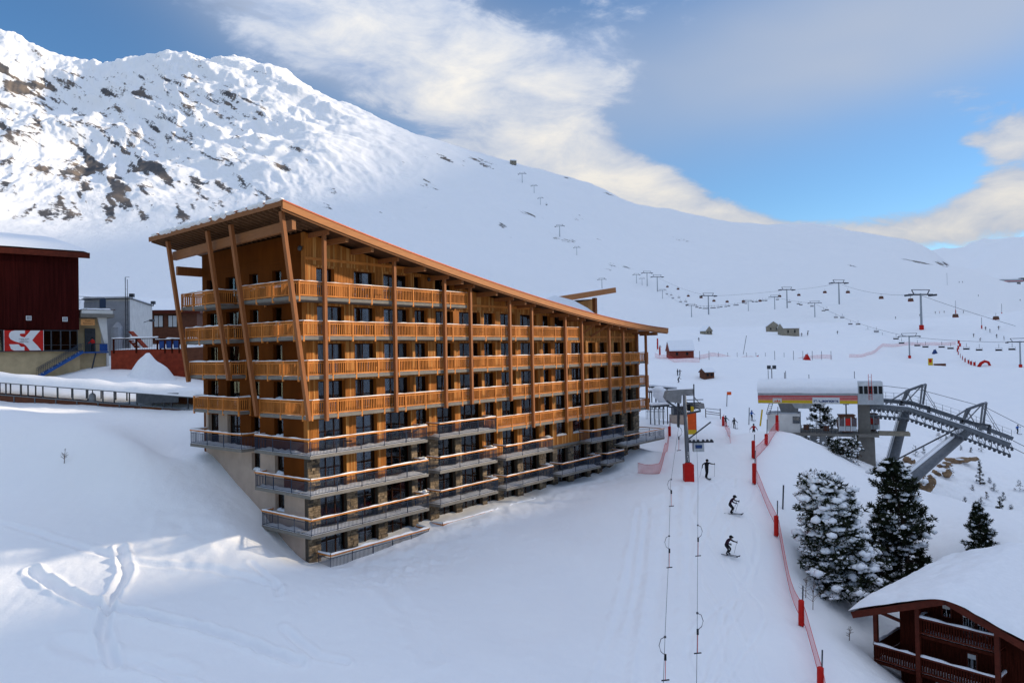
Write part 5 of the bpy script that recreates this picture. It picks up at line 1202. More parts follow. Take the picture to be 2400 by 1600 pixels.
b = MB(); b.beam(D_(1626, 900), D_(1627, 960), .14, .14); b.beam(D_(1600, 926), D_(1627, 926), .1, .1); b.beam(D_(1621, 945), D_(1620, 992), .3, .3); b.beam(D_(1590, 942, 99), D_(1590, 1000, 99), .3, .3); b.beam(D_(1627, 930), D_(1640, 946), .08, .08); b.build('mast', 'metal_dark', dh)
for k, y in enumerate((931, 938, 944)): MB().beam(D_(1604, y+6), D_(1648-5*k, y+5), .12, .1).build('sheave_beam', 'metal_dark', dh)
b = MB(); b.grid(12, 6, lambda i, j: D_(1565+62*i, 914-3*i-2.2*math.sin(math.pi*j), 98+2*j)); b.build('housing_snow', 'snow_pack', hd_, smooth=True)
b = MB(); c = D_(1614, 955); b.tube([c+Vector((0, -.1, 0)), c+Vector((0, .1, 0))], .45, 12); b.build('bull_wheel', 'black', dh)
b = MB(); c = D_(1620, 990); b.box(c.x-.6, c.x+.6, c.y-.4, c.y+.4, c.z-.9, c.z+1.4); b.build('orange_padding', 'orange_pad', dh); b = MB(); b.box(c.x-.62, c.x+.62, c.y-.42, c.y+.42, c.z-1.5, c.z-.9); b.build('yellow_padding', 'yellow', dh); b = MB(); c = D_(1622, 966); b.box(c.x-.2, c.x+.2, c.y-.2, c.y+.2, c.z-.8, c.z+.8); b.build('yellow_band', 'yellow', dh)
# operator hut and snowy decks behind it
hu = G(1590, 992, 101); oh = thing('operator_hut', 'small pale operator hut with dark window, under the grey drive housing', 'hut', hu)
MB().box(-1.2, 1.2, -1, 1, -1, 1.4).build('wall', 'plaster_beige', oh); w = MB().box(-.9, 1.1, -.98, 1, 1.4, 2.6).build('window_band', 'metal_dark', oh); MB().box(-.5, .4, -1.0, -.985, 1.5, 2.4).build('pane', 'glass', w); MB().box(-1.6, 1.5, -1.3, 1.3, 2.6, 2.75).build('roof', 'metal_dark', oh); lump_snow(MB(), -1.6, 1.5, -1.3, 1.3, lambda x, y: 2.75, .3, 2, 9, 7).build('roof_snow', 'snow_pack', oh, smooth=True); MB().box(1.25, 1.75, -1.0, -.5, -.2, 1.7).build('red_padding', 'red_pad', oh)
dk = G(1535, 985, 112); dp = thing('timber_platform', 'dark snowy timber platforms and railings between hotel corner and drive housing', 'platform', dk)
def E_(px, py, D): p = P(px, py, D); return Vector((p[0]-dk.x, p[1]-dk.y, p[2]-dk.z))
for (x0, y0, x1, y1, D) in ((1522, 906, 1582, 911, 118), (1518, 917, 1555, 915, 114), (1524, 951, 1564, 948, 108)):
    b = MB(); b.beam(E_(x0, y0, D), E_(x1, y1, D), 3.0, .28); o = b.build('platform_beam', 'metal_dark', dp); b = MB(); b.beam(E_(x0, y0, D)+Vector((0, 0, .25)), E_(x1, y1, D)+Vector((0, 0, .25)), 2.9, .24); b.build('platform_snow', 'snow_pack', o)
    b = MB()
    for i in range(5): f = i/4; p = E_(x0, y0, D).lerp(E_(x1, y1, D), f); b.beam(p, p-Vector((0, 0, 2.8)), .14, .14)
    b.build('platform_post', 'metal_dark', dp)
b = MB()
for i in range(14): p = E_(1514+i*3.4, 958, 104); b.beam(p, p-Vector((0, 0, 1.4)), .05, .05)
b.beam(E_(1514, 958, 104), E_(1558, 958, 104), .06, .06); b.beam(E_(1514, 964, 104), E_(1558, 964, 104), .06, .06); b.build('railing', 'metal_dark', dp)
b = MB(); r = random.Random(3)
for i in range(14): c = E_(1552+r.uniform(-9, 9), 925+r.uniform(-12, 12), 109); b.blob(c, (.9, .9, .7), 2, jit=.15, rnd=r)
b.build('plastered_snow', 'snow_pack', dp, smooth=True)
# haul ropes running down over the piste, and the T-bars on them
TL = [P(1598, 948, 72.0), P(1572, 1130, 59), P(1566, 1330, 46.5), P(1559, 1480, 37.5), P(1553, 1650, 30)]
TR = [P(1630, 952, 72.0), P(1636, 1130, 59), P(1635, 1330, 46.5), P(1634, 1480, 37.5), P(1632, 1650, 30)]
for nm, pts, lb in (('haul_rope', TL, 'thin left-hand haul rope of the drag lift, running down over the snow'), ('haul_rope', TR, 'thin right-hand haul rope of the drag lift, running down over the snow')):
    b = MB(); b.tube([Vector(p) for p in pts], .011, 4); o = b.build(nm, 'cable'); tag(o, lb, 'rope', 'haul ropes of the drag lift')
def along(pts, py):
    for a, c in zip(pts[:-1], pts[1:]):
        ya = 800-FOC*(a@_up)/(a@_fw); yc = 800-FOC*(c@_up)/(c@_fw)
        if ya <= py <= yc: return a+(c-a)*((py-ya)/(yc-ya))
for pts, py, w, lb in ((TL, 1124, -1, 'T-bar nearest the red-padded pylon on the left rope'), (TL, 1266, -1, 'middle T-bar hanging on the left-hand rope'), (TL, 1494, -1, 'lowest T-bar on the left-hand rope, near the bottom edge'), (TR, 1242, 1, 'upper T-bar hanging on the right-hand rope'), (TR, 1442, 1, 'lower T-bar hanging on the right-hand rope'),
                       (TL, 1008, 1, 'T-bar hanging left of the pylon mast')):
    p = along(pts, py); t = thing('t_bar', lb, 'T-bar', tuple(p), 0, 'T-bars of the drag lift'); t.scale = (.85,)*3
    MB().box(-.06, .06, -.05, .05, -.06, .05).build('grip', 'metal_dark', t)
    sc = .85
    MB().tube([(0, 0, 0), (.28*w*sc, 0, -.12), (.42*w*sc, 0, -.5), (.30*w*sc, 0, -.85), (.02*w, 0, -1.05)], .022, 5).build('hook', 'metal_dark', t)
    MB().tube([(0, 0, -1.0), (0, 0, -1.35)], .07, 7).build('spring_box', 'black', t)
    MB().tube([(0, 0, -1.3), (-.04, 0, -2.5)], .02, 5).build('stick', 'red_paint', t)
    MB().tube([(-.26, 0, -2.52), (.20, 0, -2.48)], .04, 6).build('bar', 'black', t)
# ------------------------------------------------------------------ trees
def pine(name, label, base, H, R, seed, snowy=.6, tufts=1500, lean=(0, 0), prof=None, needle=.42, gap=0.0, group=None, zoff=-.4, big=1.0):
    r = random.Random(seed); t = thing(name, label, 'tree', (base[0], base[1], base[2]), 0, group)
    tr = MB(); pts = [(lean[0]*f*f, lean[1]*f*f, zoff+(H-zoff)*f*.97) for f in (0, .2, .4, .6, .8, 1)]
    tr.tube(pts, [H*.022*(1-f*.9)+.015 for f in (0, .2, .4, .6, .8, 1)], 8)
    prof = prof or (lambda f: (1-f)**.75*min(1, f*4+.35))
    nb = max(16, tufts//12); fol = MB(); sn_ = MB(); made = 0
    for k in range(nb):
        f = ((k+.5)/nb)**.9*.97+.02; f = min(.99, f)
        z = H*f; a = k*2.399+r.uniform(-.5, .5); Rr = R*prof(f)*r.uniform(.55, 1.12)
        if gap and r.random() < gap: continue
        c = Vector((lean[0]*f*f, lean[1]*f*f, z)); d = Vector((math.cos(a), math.sin(a), 0))
        droop = -.25*(1-f)+.25*f; tip = c+d*Rr+Vector((0, 0, Rr*droop+.12*Rr))
        tr.tube([c, c.lerp(tip, .55)-Vector((0, 0, Rr*.08)), tip], [.035+.03*(1-f), .03, .012], 4)
        m = max(3, int(tufts/nb*(.35+1.2*prof(f)))); side = Vector((-d.y, d.x, 0))
        for i in range(m):
            q = r.uniform(.22, 1.0)**.7; p = c.lerp(tip, q)+side*r.uniform(-.30, .30)*Rr*(.35+.5*q)+Vector((0, 0, r.uniform(-.12, .22)*needle*2-.08*Rr*math.sin(math.pi*q)))
            out = (d*.8+side*r.uniform(-.9, .9)+Vector((0, 0, r.uniform(-.1, .6)))).normalized()
            for j in range(13):
                dv = (out*.55+Vector((r.uniform(-1, 1), r.uniform(-1, 1), r.uniform(-.5, .9)))).normalized(); L = needle*r.uniform(.55, 1.1); w = dv.cross(Vector((r.uniform(-1, 1), r.uniform(-1, 1), 1))).normalized()*L*.10
                fol.add([p-w*.6, p+w*.6, p+dv*L*.6+w, p+dv*L, p+dv*L*.6-w], [(0, 1, 2, 3, 4)])
            if r.random() < snowy*(.45+.55*q):
                s = needle*big*r.choice((.25, .35, .45, .6, .9)); tl = r.uniform(-.5, .5)
                for u in range(3 if s > .35 else 1):
                    sn_.blob(p+Vector((r.uniform(-.6, .6)*s*(u > 0), r.uniform(-.6, .6)*s*(u > 0), needle*.2+s*.12*u*tl))+out*needle*.15, (s*r.uniform(.45, .9), s*r.uniform(.45, .9), s*r.uniform(.3, .55)), 1, jit=.45, rnd=r)
    tr.build('trunk', 'bark', t); cr = fol.build('crown', 'needles', t)
    if sn_.v: sn_.build('snow', 'snow_pack', cr, smooth=True, kind='stuff')
    return t
def bushy(f): return (.62+.38*math.sin(f*7+.6))*(1-f**2.6)**.6*min(1, f*5+.45)
pine('pine_tree', 'big bushy pine loaded with snow, beside the piste fence', G(1972, 1398, 62), 9.9, 4.2, 3, .60, 3400, (-1.9, 0), lambda f: (1-f**2.2)**.55*min(1, f*3+.55)*(.85+.15*math.sin(f*9)), .46, big=1.25)
pine('pine_tree', 'slimmer snowy pine with a bare-looking trunk, right of the big bushy one', G(2132, 1382, 67), 11.4, 2.9, 8, .20, 2000, (-1.5, 0), lambda f: (.55+.45*abs(math.sin(f*8.5+.4)))*(1-f**5)**.7, .44, .12)
pine('pine_tree', 'low snowy pine filling the gap between the two tall pines', G(2066, 1372, 70), 7.0, 2.2, 12, .4, 900, (0, 0), None, .42)
pine('pine_tree', 'small dense pine on the slope above the chalet roof', G(2300, 1296, 66), 4.2, 1.35, 21, .3, 800, (-.3, 0), lambda f: (1-f**1.7)**.8*min(1, f*4+.6), .34)
pine('pine_tree', 'dark pine standing behind the gondola platform', SF.W(7.8, 9.5, -16.6), 9.2, 2.6, 31, .25, 900, (0, 0), lambda f: (.5+.5*abs(math.sin(f*7)))*(1-f**4)**.7, .4, .15)
pine('low_pine', 'wind-bent low pine at the foot of the gondola platform', G(1968, 1066, 95), 1.6, 3.0, 41, .45, 380, (.9, 0), lambda f: 1-f*.6, .36)
pine('young_spruce', 'thin young spruce alone on the far right slope', G(2297, 1134, 112), 3.6, .8, 51, .5, 170, (0, 0), lambda f: (1-f), .26)
pine('bare_larch', 'thin brownish larch right of the small dense pine', G(2345, 1238, 92), 4.2, 1.0, 61, .3, 120, (0, 0), lambda f: (1-f**2)*.9, .3)
SAP = [(2010, 1048, 97, .9), (1988, 1068, 95, 1.1), (2000, 1082, 93, 1.2), (2012, 1090, 92, 1.5), (2200, 1030, 112, 1.4), (2218, 1032, 112, .8), (2165, 1062, 108, 1.0), (2145, 1068, 106, 1.6), (2300, 1058, 118, 1.9), (2276, 1060, 118, .9), (2252, 1055, 117, .8),
       (2330, 1150, 106, 1.1), (2352, 1170, 104, 1.0), (2300, 1180, 100, .9), (2262, 1180, 99, .8), (2390, 1150, 108, 1.5), (2395, 1260, 92, 1.2), (2365, 1262, 90, 1.0), (2228, 1115, 104, 1.5), (2320, 1130, 110, .7), (2280, 1148, 106, .7), (2355, 1300, 84, .8), (2312, 1170, 102, .9), (2340, 1200, 98, .8), (2370, 1195, 99, .7)]
r = random.Random(77)
for i, (px, py, D, h) in enumerate(sorted(SAP)):
    g = G(px, py, D); t = thing('snowy_sapling', nth(i+1)+' small snow-dusted sapling from the left on the right-hand slope', 'sapling', g, 0, 'saplings on the right-hand slope')
    b = MB(); s_ = MB(); b.tube([(0, 0, -.3), (r.uniform(-.15, .15), 0, h)], .03, 4); fol = MB(); w = h*r.uniform(.35, .6)
    for k in range(26):
        f = r.random(); a = r.uniform(0, 6.28); rad = w*(1-f*.8)*r.uniform(.2, 1); p = Vector((math.cos(a)*rad, math.sin(a)*rad, h*f))
        for j in range(4):
            dv = Vector((r.uniform(-1, 1), r.uniform(-1, 1), r.uniform(-.2, .8))).normalized()*.28; ww = dv.cross(Vector((0, 0, 1)))*.22
            fol.add([p-ww, p+ww, p+dv], [(0, 1, 2)])
        if r.random() < .35: s_.blob(p+Vector((0, 0, .08)), (.14, .14, .07), 1, jit=.2, rnd=r)
    b.build('stem', 'bark', t); cr = fol.build('crown', 'needles_far' if i % 3 else 'twig', t)
    if s_.v: s_.build('snow', 'snow_pack', cr, smooth=True, kind='stuff')
def shrub(px, py, D, h, lab, seed):
    r = random.Random(seed); t = thing('bare_shrub', lab, 'shrub', G(px, py, D)); b = MB(); b.tube([(0, 0, -.3), (.05, 0, h*.5), (.12, 0, h)], [.03, .022, .01], 5); b.build('stem', 'twig', t); b = MB()
    for k in range(18):
        f = r.uniform(.25, .95); a = r.uniform(0, 6.28); L = h*.32*(1.2-f)*r.uniform(.6, 1.3); p = Vector((.1*f, 0, h*f)); q = p+Vector((math.cos(a)*L, math.sin(a)*L, L*r.uniform(.4, 1))); b.tube([p, q], [.012, .006], 4); b.tube([p.lerp(q, .6), p.lerp(q, .6)+Vector((r.uniform(-.2, .2), r.uniform(-.2, .2), .3))*h*.3], [.007, .004], 4)
    b.build('twigs', 'twig', t, kind='stuff')
shrub(1905, 1428, 55, 2.2, 'leafless shrub left of the big pine, by the fence net', 5); shrub(1888, 1400, 57, 1.6, 'thin leafless twig close to the fence net', 6); shrub(1990, 1500, 49, 1.0, 'small bare twigs in the snow left of the chalet', 7); shrub(150, 1085, 58, 1.1, 'lone bare twig poking from the snow slope left of hotel', 8)
# rock outcrop under the boom
def rock(name, px, py, D, sx, sy, sz, lab, seed):
    r = random.Random(seed); vs, fs = ICO[2]; b = MB(); g = G(px, py, D)
    for k in range(7):
        c = Vector((r.uniform(-sx, sx), r.uniform(-.4, .4)*sy, r.uniform(-.3, .5)*sz+(.25*sz))); rr = r.uniform(.35, .7)
        b.add([(c.x+v[0]*sx*rr*(1+r.uniform(-.25, .25)), c.y+v[1]*sy*rr*(1+r.uniform(-.2, .2)), c.z+v[2]*sz*rr*(1+r.uniform(-.3, .3))) for v in vs], fs)
    o = b.build(name, 'rock_brown'); o.location = g; tag(o, lab, 'rock')
    s = MB()
    for k in range(5): s.blob((r.uniform(-sx, sx)*.8, r.uniform(-.4, .2)*sy, sz*.75), (sx*.35, sy*.4, .15), 1, jit=.2, rnd=r)
    s.build('snow_cap', 'snow_pack', o, smooth=True)
rock('rock_outcrop', 2245, 1082, 100, 2.4, 1.2, .7, 'long brown rock ledge on slope below the steel boom', 1); rock('rock_outcrop', 2205, 1115, 94, 1.2, .9, 1.1, 'brown rock just right of the lower leaning pylon foot', 2); rock('rock_outcrop', 2170, 1150, 86, 1.0, .8, 1.2, 'tall brown rock face behind the slimmer pine', 3); rock('rock_outcrop', 2135, 1085, 101, .7, .6, .8, 'small brown rock between the two leaning pylons', 4); rock('rock_outcrop', 2215, 1095, 100, 1.3, .8, .6, 'broken brown rock joining the long ledge at its left end', 5); rock('rock_outcrop', 2180, 1128, 92, .8, .7, .9, 'brown rock low down beside the leaning pylon foot', 6)

# ------------------------------------------------------------------ piste nets, padded poles, flags
def padded_pole(px, py, D, h, lab, pad=1.7, grp='padded poles along the piste', tilt=.0):
    t = thing('padded_pole', lab, 'pole', G(px, py, D), 0, grp); MB().tube([(0, 0, -.4), (tilt*.6, 0, h*.6), (tilt, 0, h)], .045, 6).build('pole', 'metal_dark', t)
    MB().tube([(-.1, -.05, .05), (-.1+tilt*.2, -.05, .1), (-.1+tilt*.5, -.05, pad), (-.1+tilt*.5, -.05, pad+.06)], [.17, .2, .2, .12], 8).build('pad', 'red_pad', t); return t
NP = [(1822, 1000, 99, 3.0, 'far red-padded pole by the white station hut', 1.9), (1797, 1042, 92, 2.9, 'red-padded pole just before the station hut corner', 1.2), (1767, 1074, 83, 2.6, 'upper of the two red-padded poles at net corner', 1.9), (1769, 1134, 73, 3.3, 'lower red-padded pole at the net corner', 2.0),
      (1821, 1256, 63, 3.0, 'red-padded pole level with the big snowy pine', 1.7), (1880, 1466, 50, 2.7, 'red-padded pole near the leafless shrub', 1.7), (1925, 1625, 44, 2.5, 'red-padded pole cut by the bottom edge', 1.5)]
NPP = []
for i, (px, py, D, h, lab, pad) in enumerate(NP): padded_pole(px, py, D, h, lab, pad, tilt=.12); NPP.append(G(px+5, py, D))
def net(pts, z0, z1, name, label, mt='net_red', grp=None, sag=.12):
    b = MB(); vs = []; fs = []; n = 0
    for p, q in zip(pts[:-1], pts[1:]):
        m = max(3, int((q-p).length/1.2))
        for i in range(m+1):
            f = i/m; x, y = p.x+(q.x-p.x)*f, p.y+(q.y-p.y)*f; gz = ground_z(x, y); s = sag*math.sin(math.pi*f)
            vs += [(x, y, gz+z0), (x, y+.02, gz+z0+(z1-z0)*.5-s*.5), (x, y, gz+z1-s)]
            if i or n:
                k = len(vs)//3-1; fs += [(3*k-3, 3*k, 3*k+1, 3*k-2), (3*k-2, 3*k+1, 3*k+2, 3*k-1)]
        n += 1
    b.add(vs, fs); o = b.build(name, mt); tag(o, label, 'safety net', grp); r = MB(); k = len(vs)//3
    for lv in (0, 2):
        for i in range(k-1): r.beam(vs[3*i+lv], vs[3*i+3+lv], .03, .03)
    r.build('edge_rope', 'red_paint', o); return o
net(NPP[3:]+[G(1945, 1700, 41)], .15, 1.35, 'safety_net', 'long red safety net along the right edge of the piste'); net([NPP[3], NPP[2], NPP[1], NPP[0]], .1, 1.3, 'safety_net', 'red safety net climbing to the station hut')
net([G(1495, 1108, 80), G(1545, 1110, 80), G(1560, 1060, 86), G(1572, 1000, 97)], .05, 1.1, 'safety_net', 'pale red safety net curving round the hotel corner'); net([G(1697, 985, 120), G(1703, 1010, 107), G(1712, 1040, 96)], .1, 1.2, 'safety_net', 'short red safety net in the middle of the piste')
padded_pole(1571, 1022, 94, 2.6, 'slim red-padded pole beside the curving net near hotel', 1.3); padded_pole(1696, 998, 116, 1.9, 'red-padded pole at the top of the short mid-piste net', 1.6)
for i, (px, py, D, h, lab) in enumerate([(1834, 1192, 68, 2.2, 'plain dark stake above the net, left of big pine'), (1703, 952, 128, 2.2, 'thin pole carrying the small orange flag'), (1755, 995, 108, 3.0, 'tall thin pole behind the skier in blue')]):
    t = thing('marker_pole', lab, 'pole', G(px, py, D)); MB().tube([(0, 0, -.4), (.15, 0, h)], .07, 6).build('pole', 'metal_dark', t)
    if i == 1: MB().box(.1, .95, -.02, .02, h-.05, h+.55).build('flag', 'orange_pad', t)
g = G(1670, 980, 118); t = thing('gate_fence', 'small dark red gate fence on the snow right of drive housing', 'fence', g)
for x in (-1.2, 1.4): MB().box(x-.06, x+.06, -.06, .06, -.4, 1.7).build('post', 'chalet_wood', t)
for z, d in ((.7, -.15), (1.1, -.25), (1.6, -.1)): MB().beam((-1.2, 0, z+.2), (1.4, 0, z+d), .06, .1).build('rail', 'chalet_wood' if z < 1.5 else 'metal_grey', t)

# ------------------------------------------------------------------ people on skis
def sk_body(J, name, mats, assign):
    """J: joints {name: (xyz, radius, parent)}; one continuous skin-modifier body, colours by part"""
    names = list(J); me = bpy.data.meshes.new(name); me.from_pydata([J[n][0] for n in names], [(names.index(J[n][2]), i) for i, n in enumerate(names) if J[n][2]], [])
    o = bpy.data.objects.new(name, me); col.objects.link(o); m = o.modifiers.new('s', 'SKIN'); m.use_smooth_shade = True
    sv = me.skin_vertices[0].data
    for i, n in enumerate(names): rr = J[n][1]; sv[i].radius = rr if isinstance(rr, tuple) else (rr, rr); sv[i].use_root = (n == 'pelvis')
    o.modifiers.new('u', 'SUBSURF').levels = 1
    dg = bpy.context.evaluated_depsgraph_get(); me2 = bpy.data.meshes.new_from_object(o.evaluated_get(dg)); bpy.data.objects.remove(o)
    me2.materials.clear()
    for mm in mats: me2.materials.append(MAT[mm])
    P_ = np.array([J[n][0] for n in names])
    for f in me2.polygons:
        c = np.array(f.center); k = names[int(np.argmin(((P_-c)**2).sum(1)))]; f.material_index = assign(k); f.use_smooth = True
    me2.name = name; return me2
def pose(kind):
    if kind == 'stand':
        J = {'pelvis': ((0, 0, .95), (.16, .12), None), 'waist': ((0, 0, 1.12), (.15, .11), 'pelvis'), 'chest': ((0, .0, 1.33), (.18, .13), 'waist'), 'neck': ((0, -.01, 1.5), .065, 'chest'), 'head': ((0, -.03, 1.63), (.10, .115), 'neck'), 'crown': ((0, -.02, 1.74), .085, 'head')}
        for s, x in (('l', -1), ('r', 1)):
            J.update({'sh'+s: ((.19*x, 0, 1.42), .085, 'chest'), 'el'+s: ((.36*x, -.03, 1.2), .06, 'sh'+s), 'wr'+s: ((.48*x, -.2, 1.05), .045, 'el'+s), 'hand'+s: ((.50*x, -.26, 1.02), (.05, .04), 'wr'+s), 'finger'+s: ((.50*x, -.31, .98), .028, 'hand'+s), 'thumb'+s: ((.46*x, -.29, 1.04), .02, 'hand'+s),
                      'hip'+s: ((.10*x, 0, .88), .105, 'pelvis'), 'kn'+s: ((.13*x, -.06, .50), .075, 'hip'+s), 'an'+s: ((.14*x, 0, .12), .07, 'kn'+s), 'toe'+s: ((.14*x, -.17, .07), .055, 'an'+s)})
    elif kind == 'reach':
        J = {'pelvis': ((0, 0, .92), (.15, .12), None), 'waist': ((-.02, -.02, 1.1), (.15, .11), 'pelvis'), 'chest': ((-.02, -.05, 1.3), (.18, .13), 'waist'), 'neck': ((0, -.06, 1.48), .065, 'chest'), 'head': ((.02, -.08, 1.61), (.10, .115), 'neck'), 'crown': ((.02, -.07, 1.72), .085, 'head'),
             'shl': ((-.20, -.02, 1.40), .085, 'chest'), 'ell': ((-.40, 0, 1.28), .06, 'shl'), 'wrl': ((-.50, -.1, 1.08), .045, 'ell'), 'handl': ((-.52, -.15, 1.03), (.05, .04), 'wrl'), 'fingerl': ((-.52, -.2, .99), .028, 'handl'), 'thumbl': ((-.47, -.18, 1.04), .02, 'handl'),
             'shr': ((.18, -.04, 1.42), .085, 'chest'), 'elr': ((.42, -.06, 1.33), .06, 'shr'), 'wrr': ((.66, -.1, 1.30), .045, 'elr'), 'handr': ((.73, -.11, 1.29), (.05, .04), 'wrr'), 'fingerr': ((.79, -.12, 1.26), .028, 'handr'), 'thumbr': ((.73, -.15, 1.33), .02, 'handr'),
             'hipl': ((-.09, 0, .86), .105, 'pelvis'), 'knl': ((-.10, -.10, .48), .075, 'hipl'), 'anl': ((-.14, .02, .12), .07, 'knl'), 'toel': ((-.16, -.15, .07), .055, 'anl'), 'hipr': ((.09, 0, .86), .105, 'pelvis'), 'knr': ((.03, -.10, .48), .075, 'hipr'), 'anr': ((-.02, .02, .12), .07, 'knr'), 'toer': ((-.04, -.15, .07), .055, 'anr')}
    else:   # crouch, leaning forward
        J = {'pelvis': ((0, .16, .78), (.15, .13), None), 'waist': ((0, .04, .95), (.15, .12), 'pelvis'), 'chest': ((0, -.12, 1.12), (.18, .14), 'waist'), 'neck': ((0, -.22, 1.26), .065, 'chest'), 'head': ((0, -.31, 1.36), (.10, .115), 'neck'), 'crown': ((0, -.33, 1.46), .085, 'head')}
        for s, x in (('l', -1), ('r', 1)):
            J.update({'sh'+s: ((.19*x, -.13, 1.2), .085, 'chest'), 'el'+s: ((.38*x, -.25, 1.02), .06, 'sh'+s), 'wr'+s: ((.44*x, -.48, .98), .045, 'el'+s), 'hand'+s: ((.45*x, -.55, .97), (.05, .04), 'wr'+s), 'finger'+s: ((.44*x, -.60, .93), .028, 'hand'+s), 'thumb'+s: ((.40*x, -.57, .99), .02, 'hand'+s),
                      'hip'+s: ((.10*x, .12, .74), .11, 'pelvis'), 'kn'+s: ((.16*x, -.16, .46), .078, 'hip'+s), 'an'+s: ((.15*x, .04, .12), .07, 'kn'+s), 'toe'+s: ((.15*x, -.13, .07), .055, 'an'+s)})
    return J
BODY = {}
def skier(kind, jacket, trousers, helmet, loc, rz, label, group, skis=True, far=False, scale=1.0):
    key = (kind, jacket, trousers); J = pose(kind)
    def asg(k):
        if k in ('head',): return 2
        if k == 'crown': return 3
        if k[:3] in ('han', 'fin', 'thu'): return 3
        if k[:3] in ('hip', 'pel') or k[:2] in ('kn',): return 1
        if k[:2] in ('an', 'to'): return 3
        return 0
    if key not in BODY: BODY[key] = sk_body(J, 'body', [jacket, trousers, 'skin', 'cloth_black'], asg)
    t = thing('person', label, 'person', loc, rz, group); t.scale = (scale,)*3; t.location.z += .0
    link('body', BODY[key], t)
    hc = J['head'][0]; ck = ('helm', kind, helmet)
    if ck not in BODY:
        b = MB(); b.blob((hc[0], hc[1]+.015, hc[2]+.06), (.135, .15, .135), 2, jit=0); BODY[ck] = b.mesh('helmet', helmet, True)
        b = MB(); b.box(hc[0]-.10, hc[0]+.10, hc[1]-.15, hc[1]-.10, hc[2]+.0, hc[2]+.07); BODY[('gog', kind)] = b.mesh('goggles', 'black')
    link('helmet', BODY[ck], t); link('goggles', BODY[('gog', kind)], t)
    if skis and ('ski', kind) not in BODY:
        for s in 'lr':
            a = J['an'+s][0]; b = MB(); b.prism([(-1.0, 0), (.75, 0), (.75, .025), (-.85, .025), (-1.02, .12), (-1.05, .10)], lambda u, v, q: (a[0]+q, u+.1, v), -.045, .045); BODY[('ski'+s, kind)] = b.mesh('ski', 'metal_dark')
            h = J['hand'+s][0]; b = MB(); b.tube([(h[0], h[1], h[2]+.12), (h[0]+(.12 if s == 'r' else -.12), h[1]+.35, .05)], .011, 4); b.tube([(h[0], h[1], h[2]-.08), (h[0], h[1], h[2]+.13)], .02, 5); BODY[('pole'+s, kind)] = b.mesh('ski_pole', 'metal_dark')
        BODY[('ski', kind)] = 1
    if skis:
        for s in 'lr':
            link('ski', BODY[('ski'+s, kind)], t); link('ski_pole', BODY[('pole'+s, kind)], t)
    return t
def on(px, py, D, dz=.0): g = G(px, py, D); return (g.x, g.y, g.z+dz)
skier('reach', 'cloth_black', 'cloth_black', 'cloth_black', on(1657, 1120, 74), .15, 'skier in black with one arm stretched out, right of the red-padded pylon', 'skiers on the near piste', scale=1.05)
skier('crouch', 'cloth_plum', 'cloth_black', 'cloth_black', on(1714, 1203, 66), 1.05, 'skier in dark plum jacket leaning forward in the middle of the piste', 'skiers on the near piste', scale=1.08)
skier('crouch', 'cloth_plum', 'cloth_black', 'cloth_black', on(1706, 1300, 60), .75, 'lowest skier on the piste, crouching in black with long skis', 'skiers on the near piste', scale=1.05)
skier('stand', 'cloth_grey', 'cloth_black', 'cloth_black', on(1701, 998, 128), .1, 'skier in grey jacket behind the short mid-piste net', 'skiers further up the piste', scale=1.0)
skier('stand', 'cloth_black', 'cloth_black', 'cloth_black', on(1721, 1003, 111), .2, 'skier all in black right of the one in grey', 'skiers further up the piste', scale=1.0)
skier('stand', 'cloth_red', 'cloth_black', 'cloth_black', on(1767, 1023, 101), -.4, 'skier in red jacket below the station hut', 'skiers further up the piste', scale=1.0)
skier('stand', 'cloth_blue', 'cloth_black', 'cloth_blue', on(1762, 985, 118), .3, 'person in bright blue jacket standing left of the station hut', 'skiers further up the piste', scale=1.0)
skier('reach', 'cloth_blue', 'cloth_black', 'cloth_black', on(2385, 1016, 140), .3, 'person in blue jacket on the slope beyond the steel boom', None)
skier('stand', 'cloth_red', 'cloth_black', 'cloth_black', tuple(B1.W(1.35, -.45, 1.0)), -.3, 'person in red jacket on the porch landing at top of blue stair', None, skis=False)
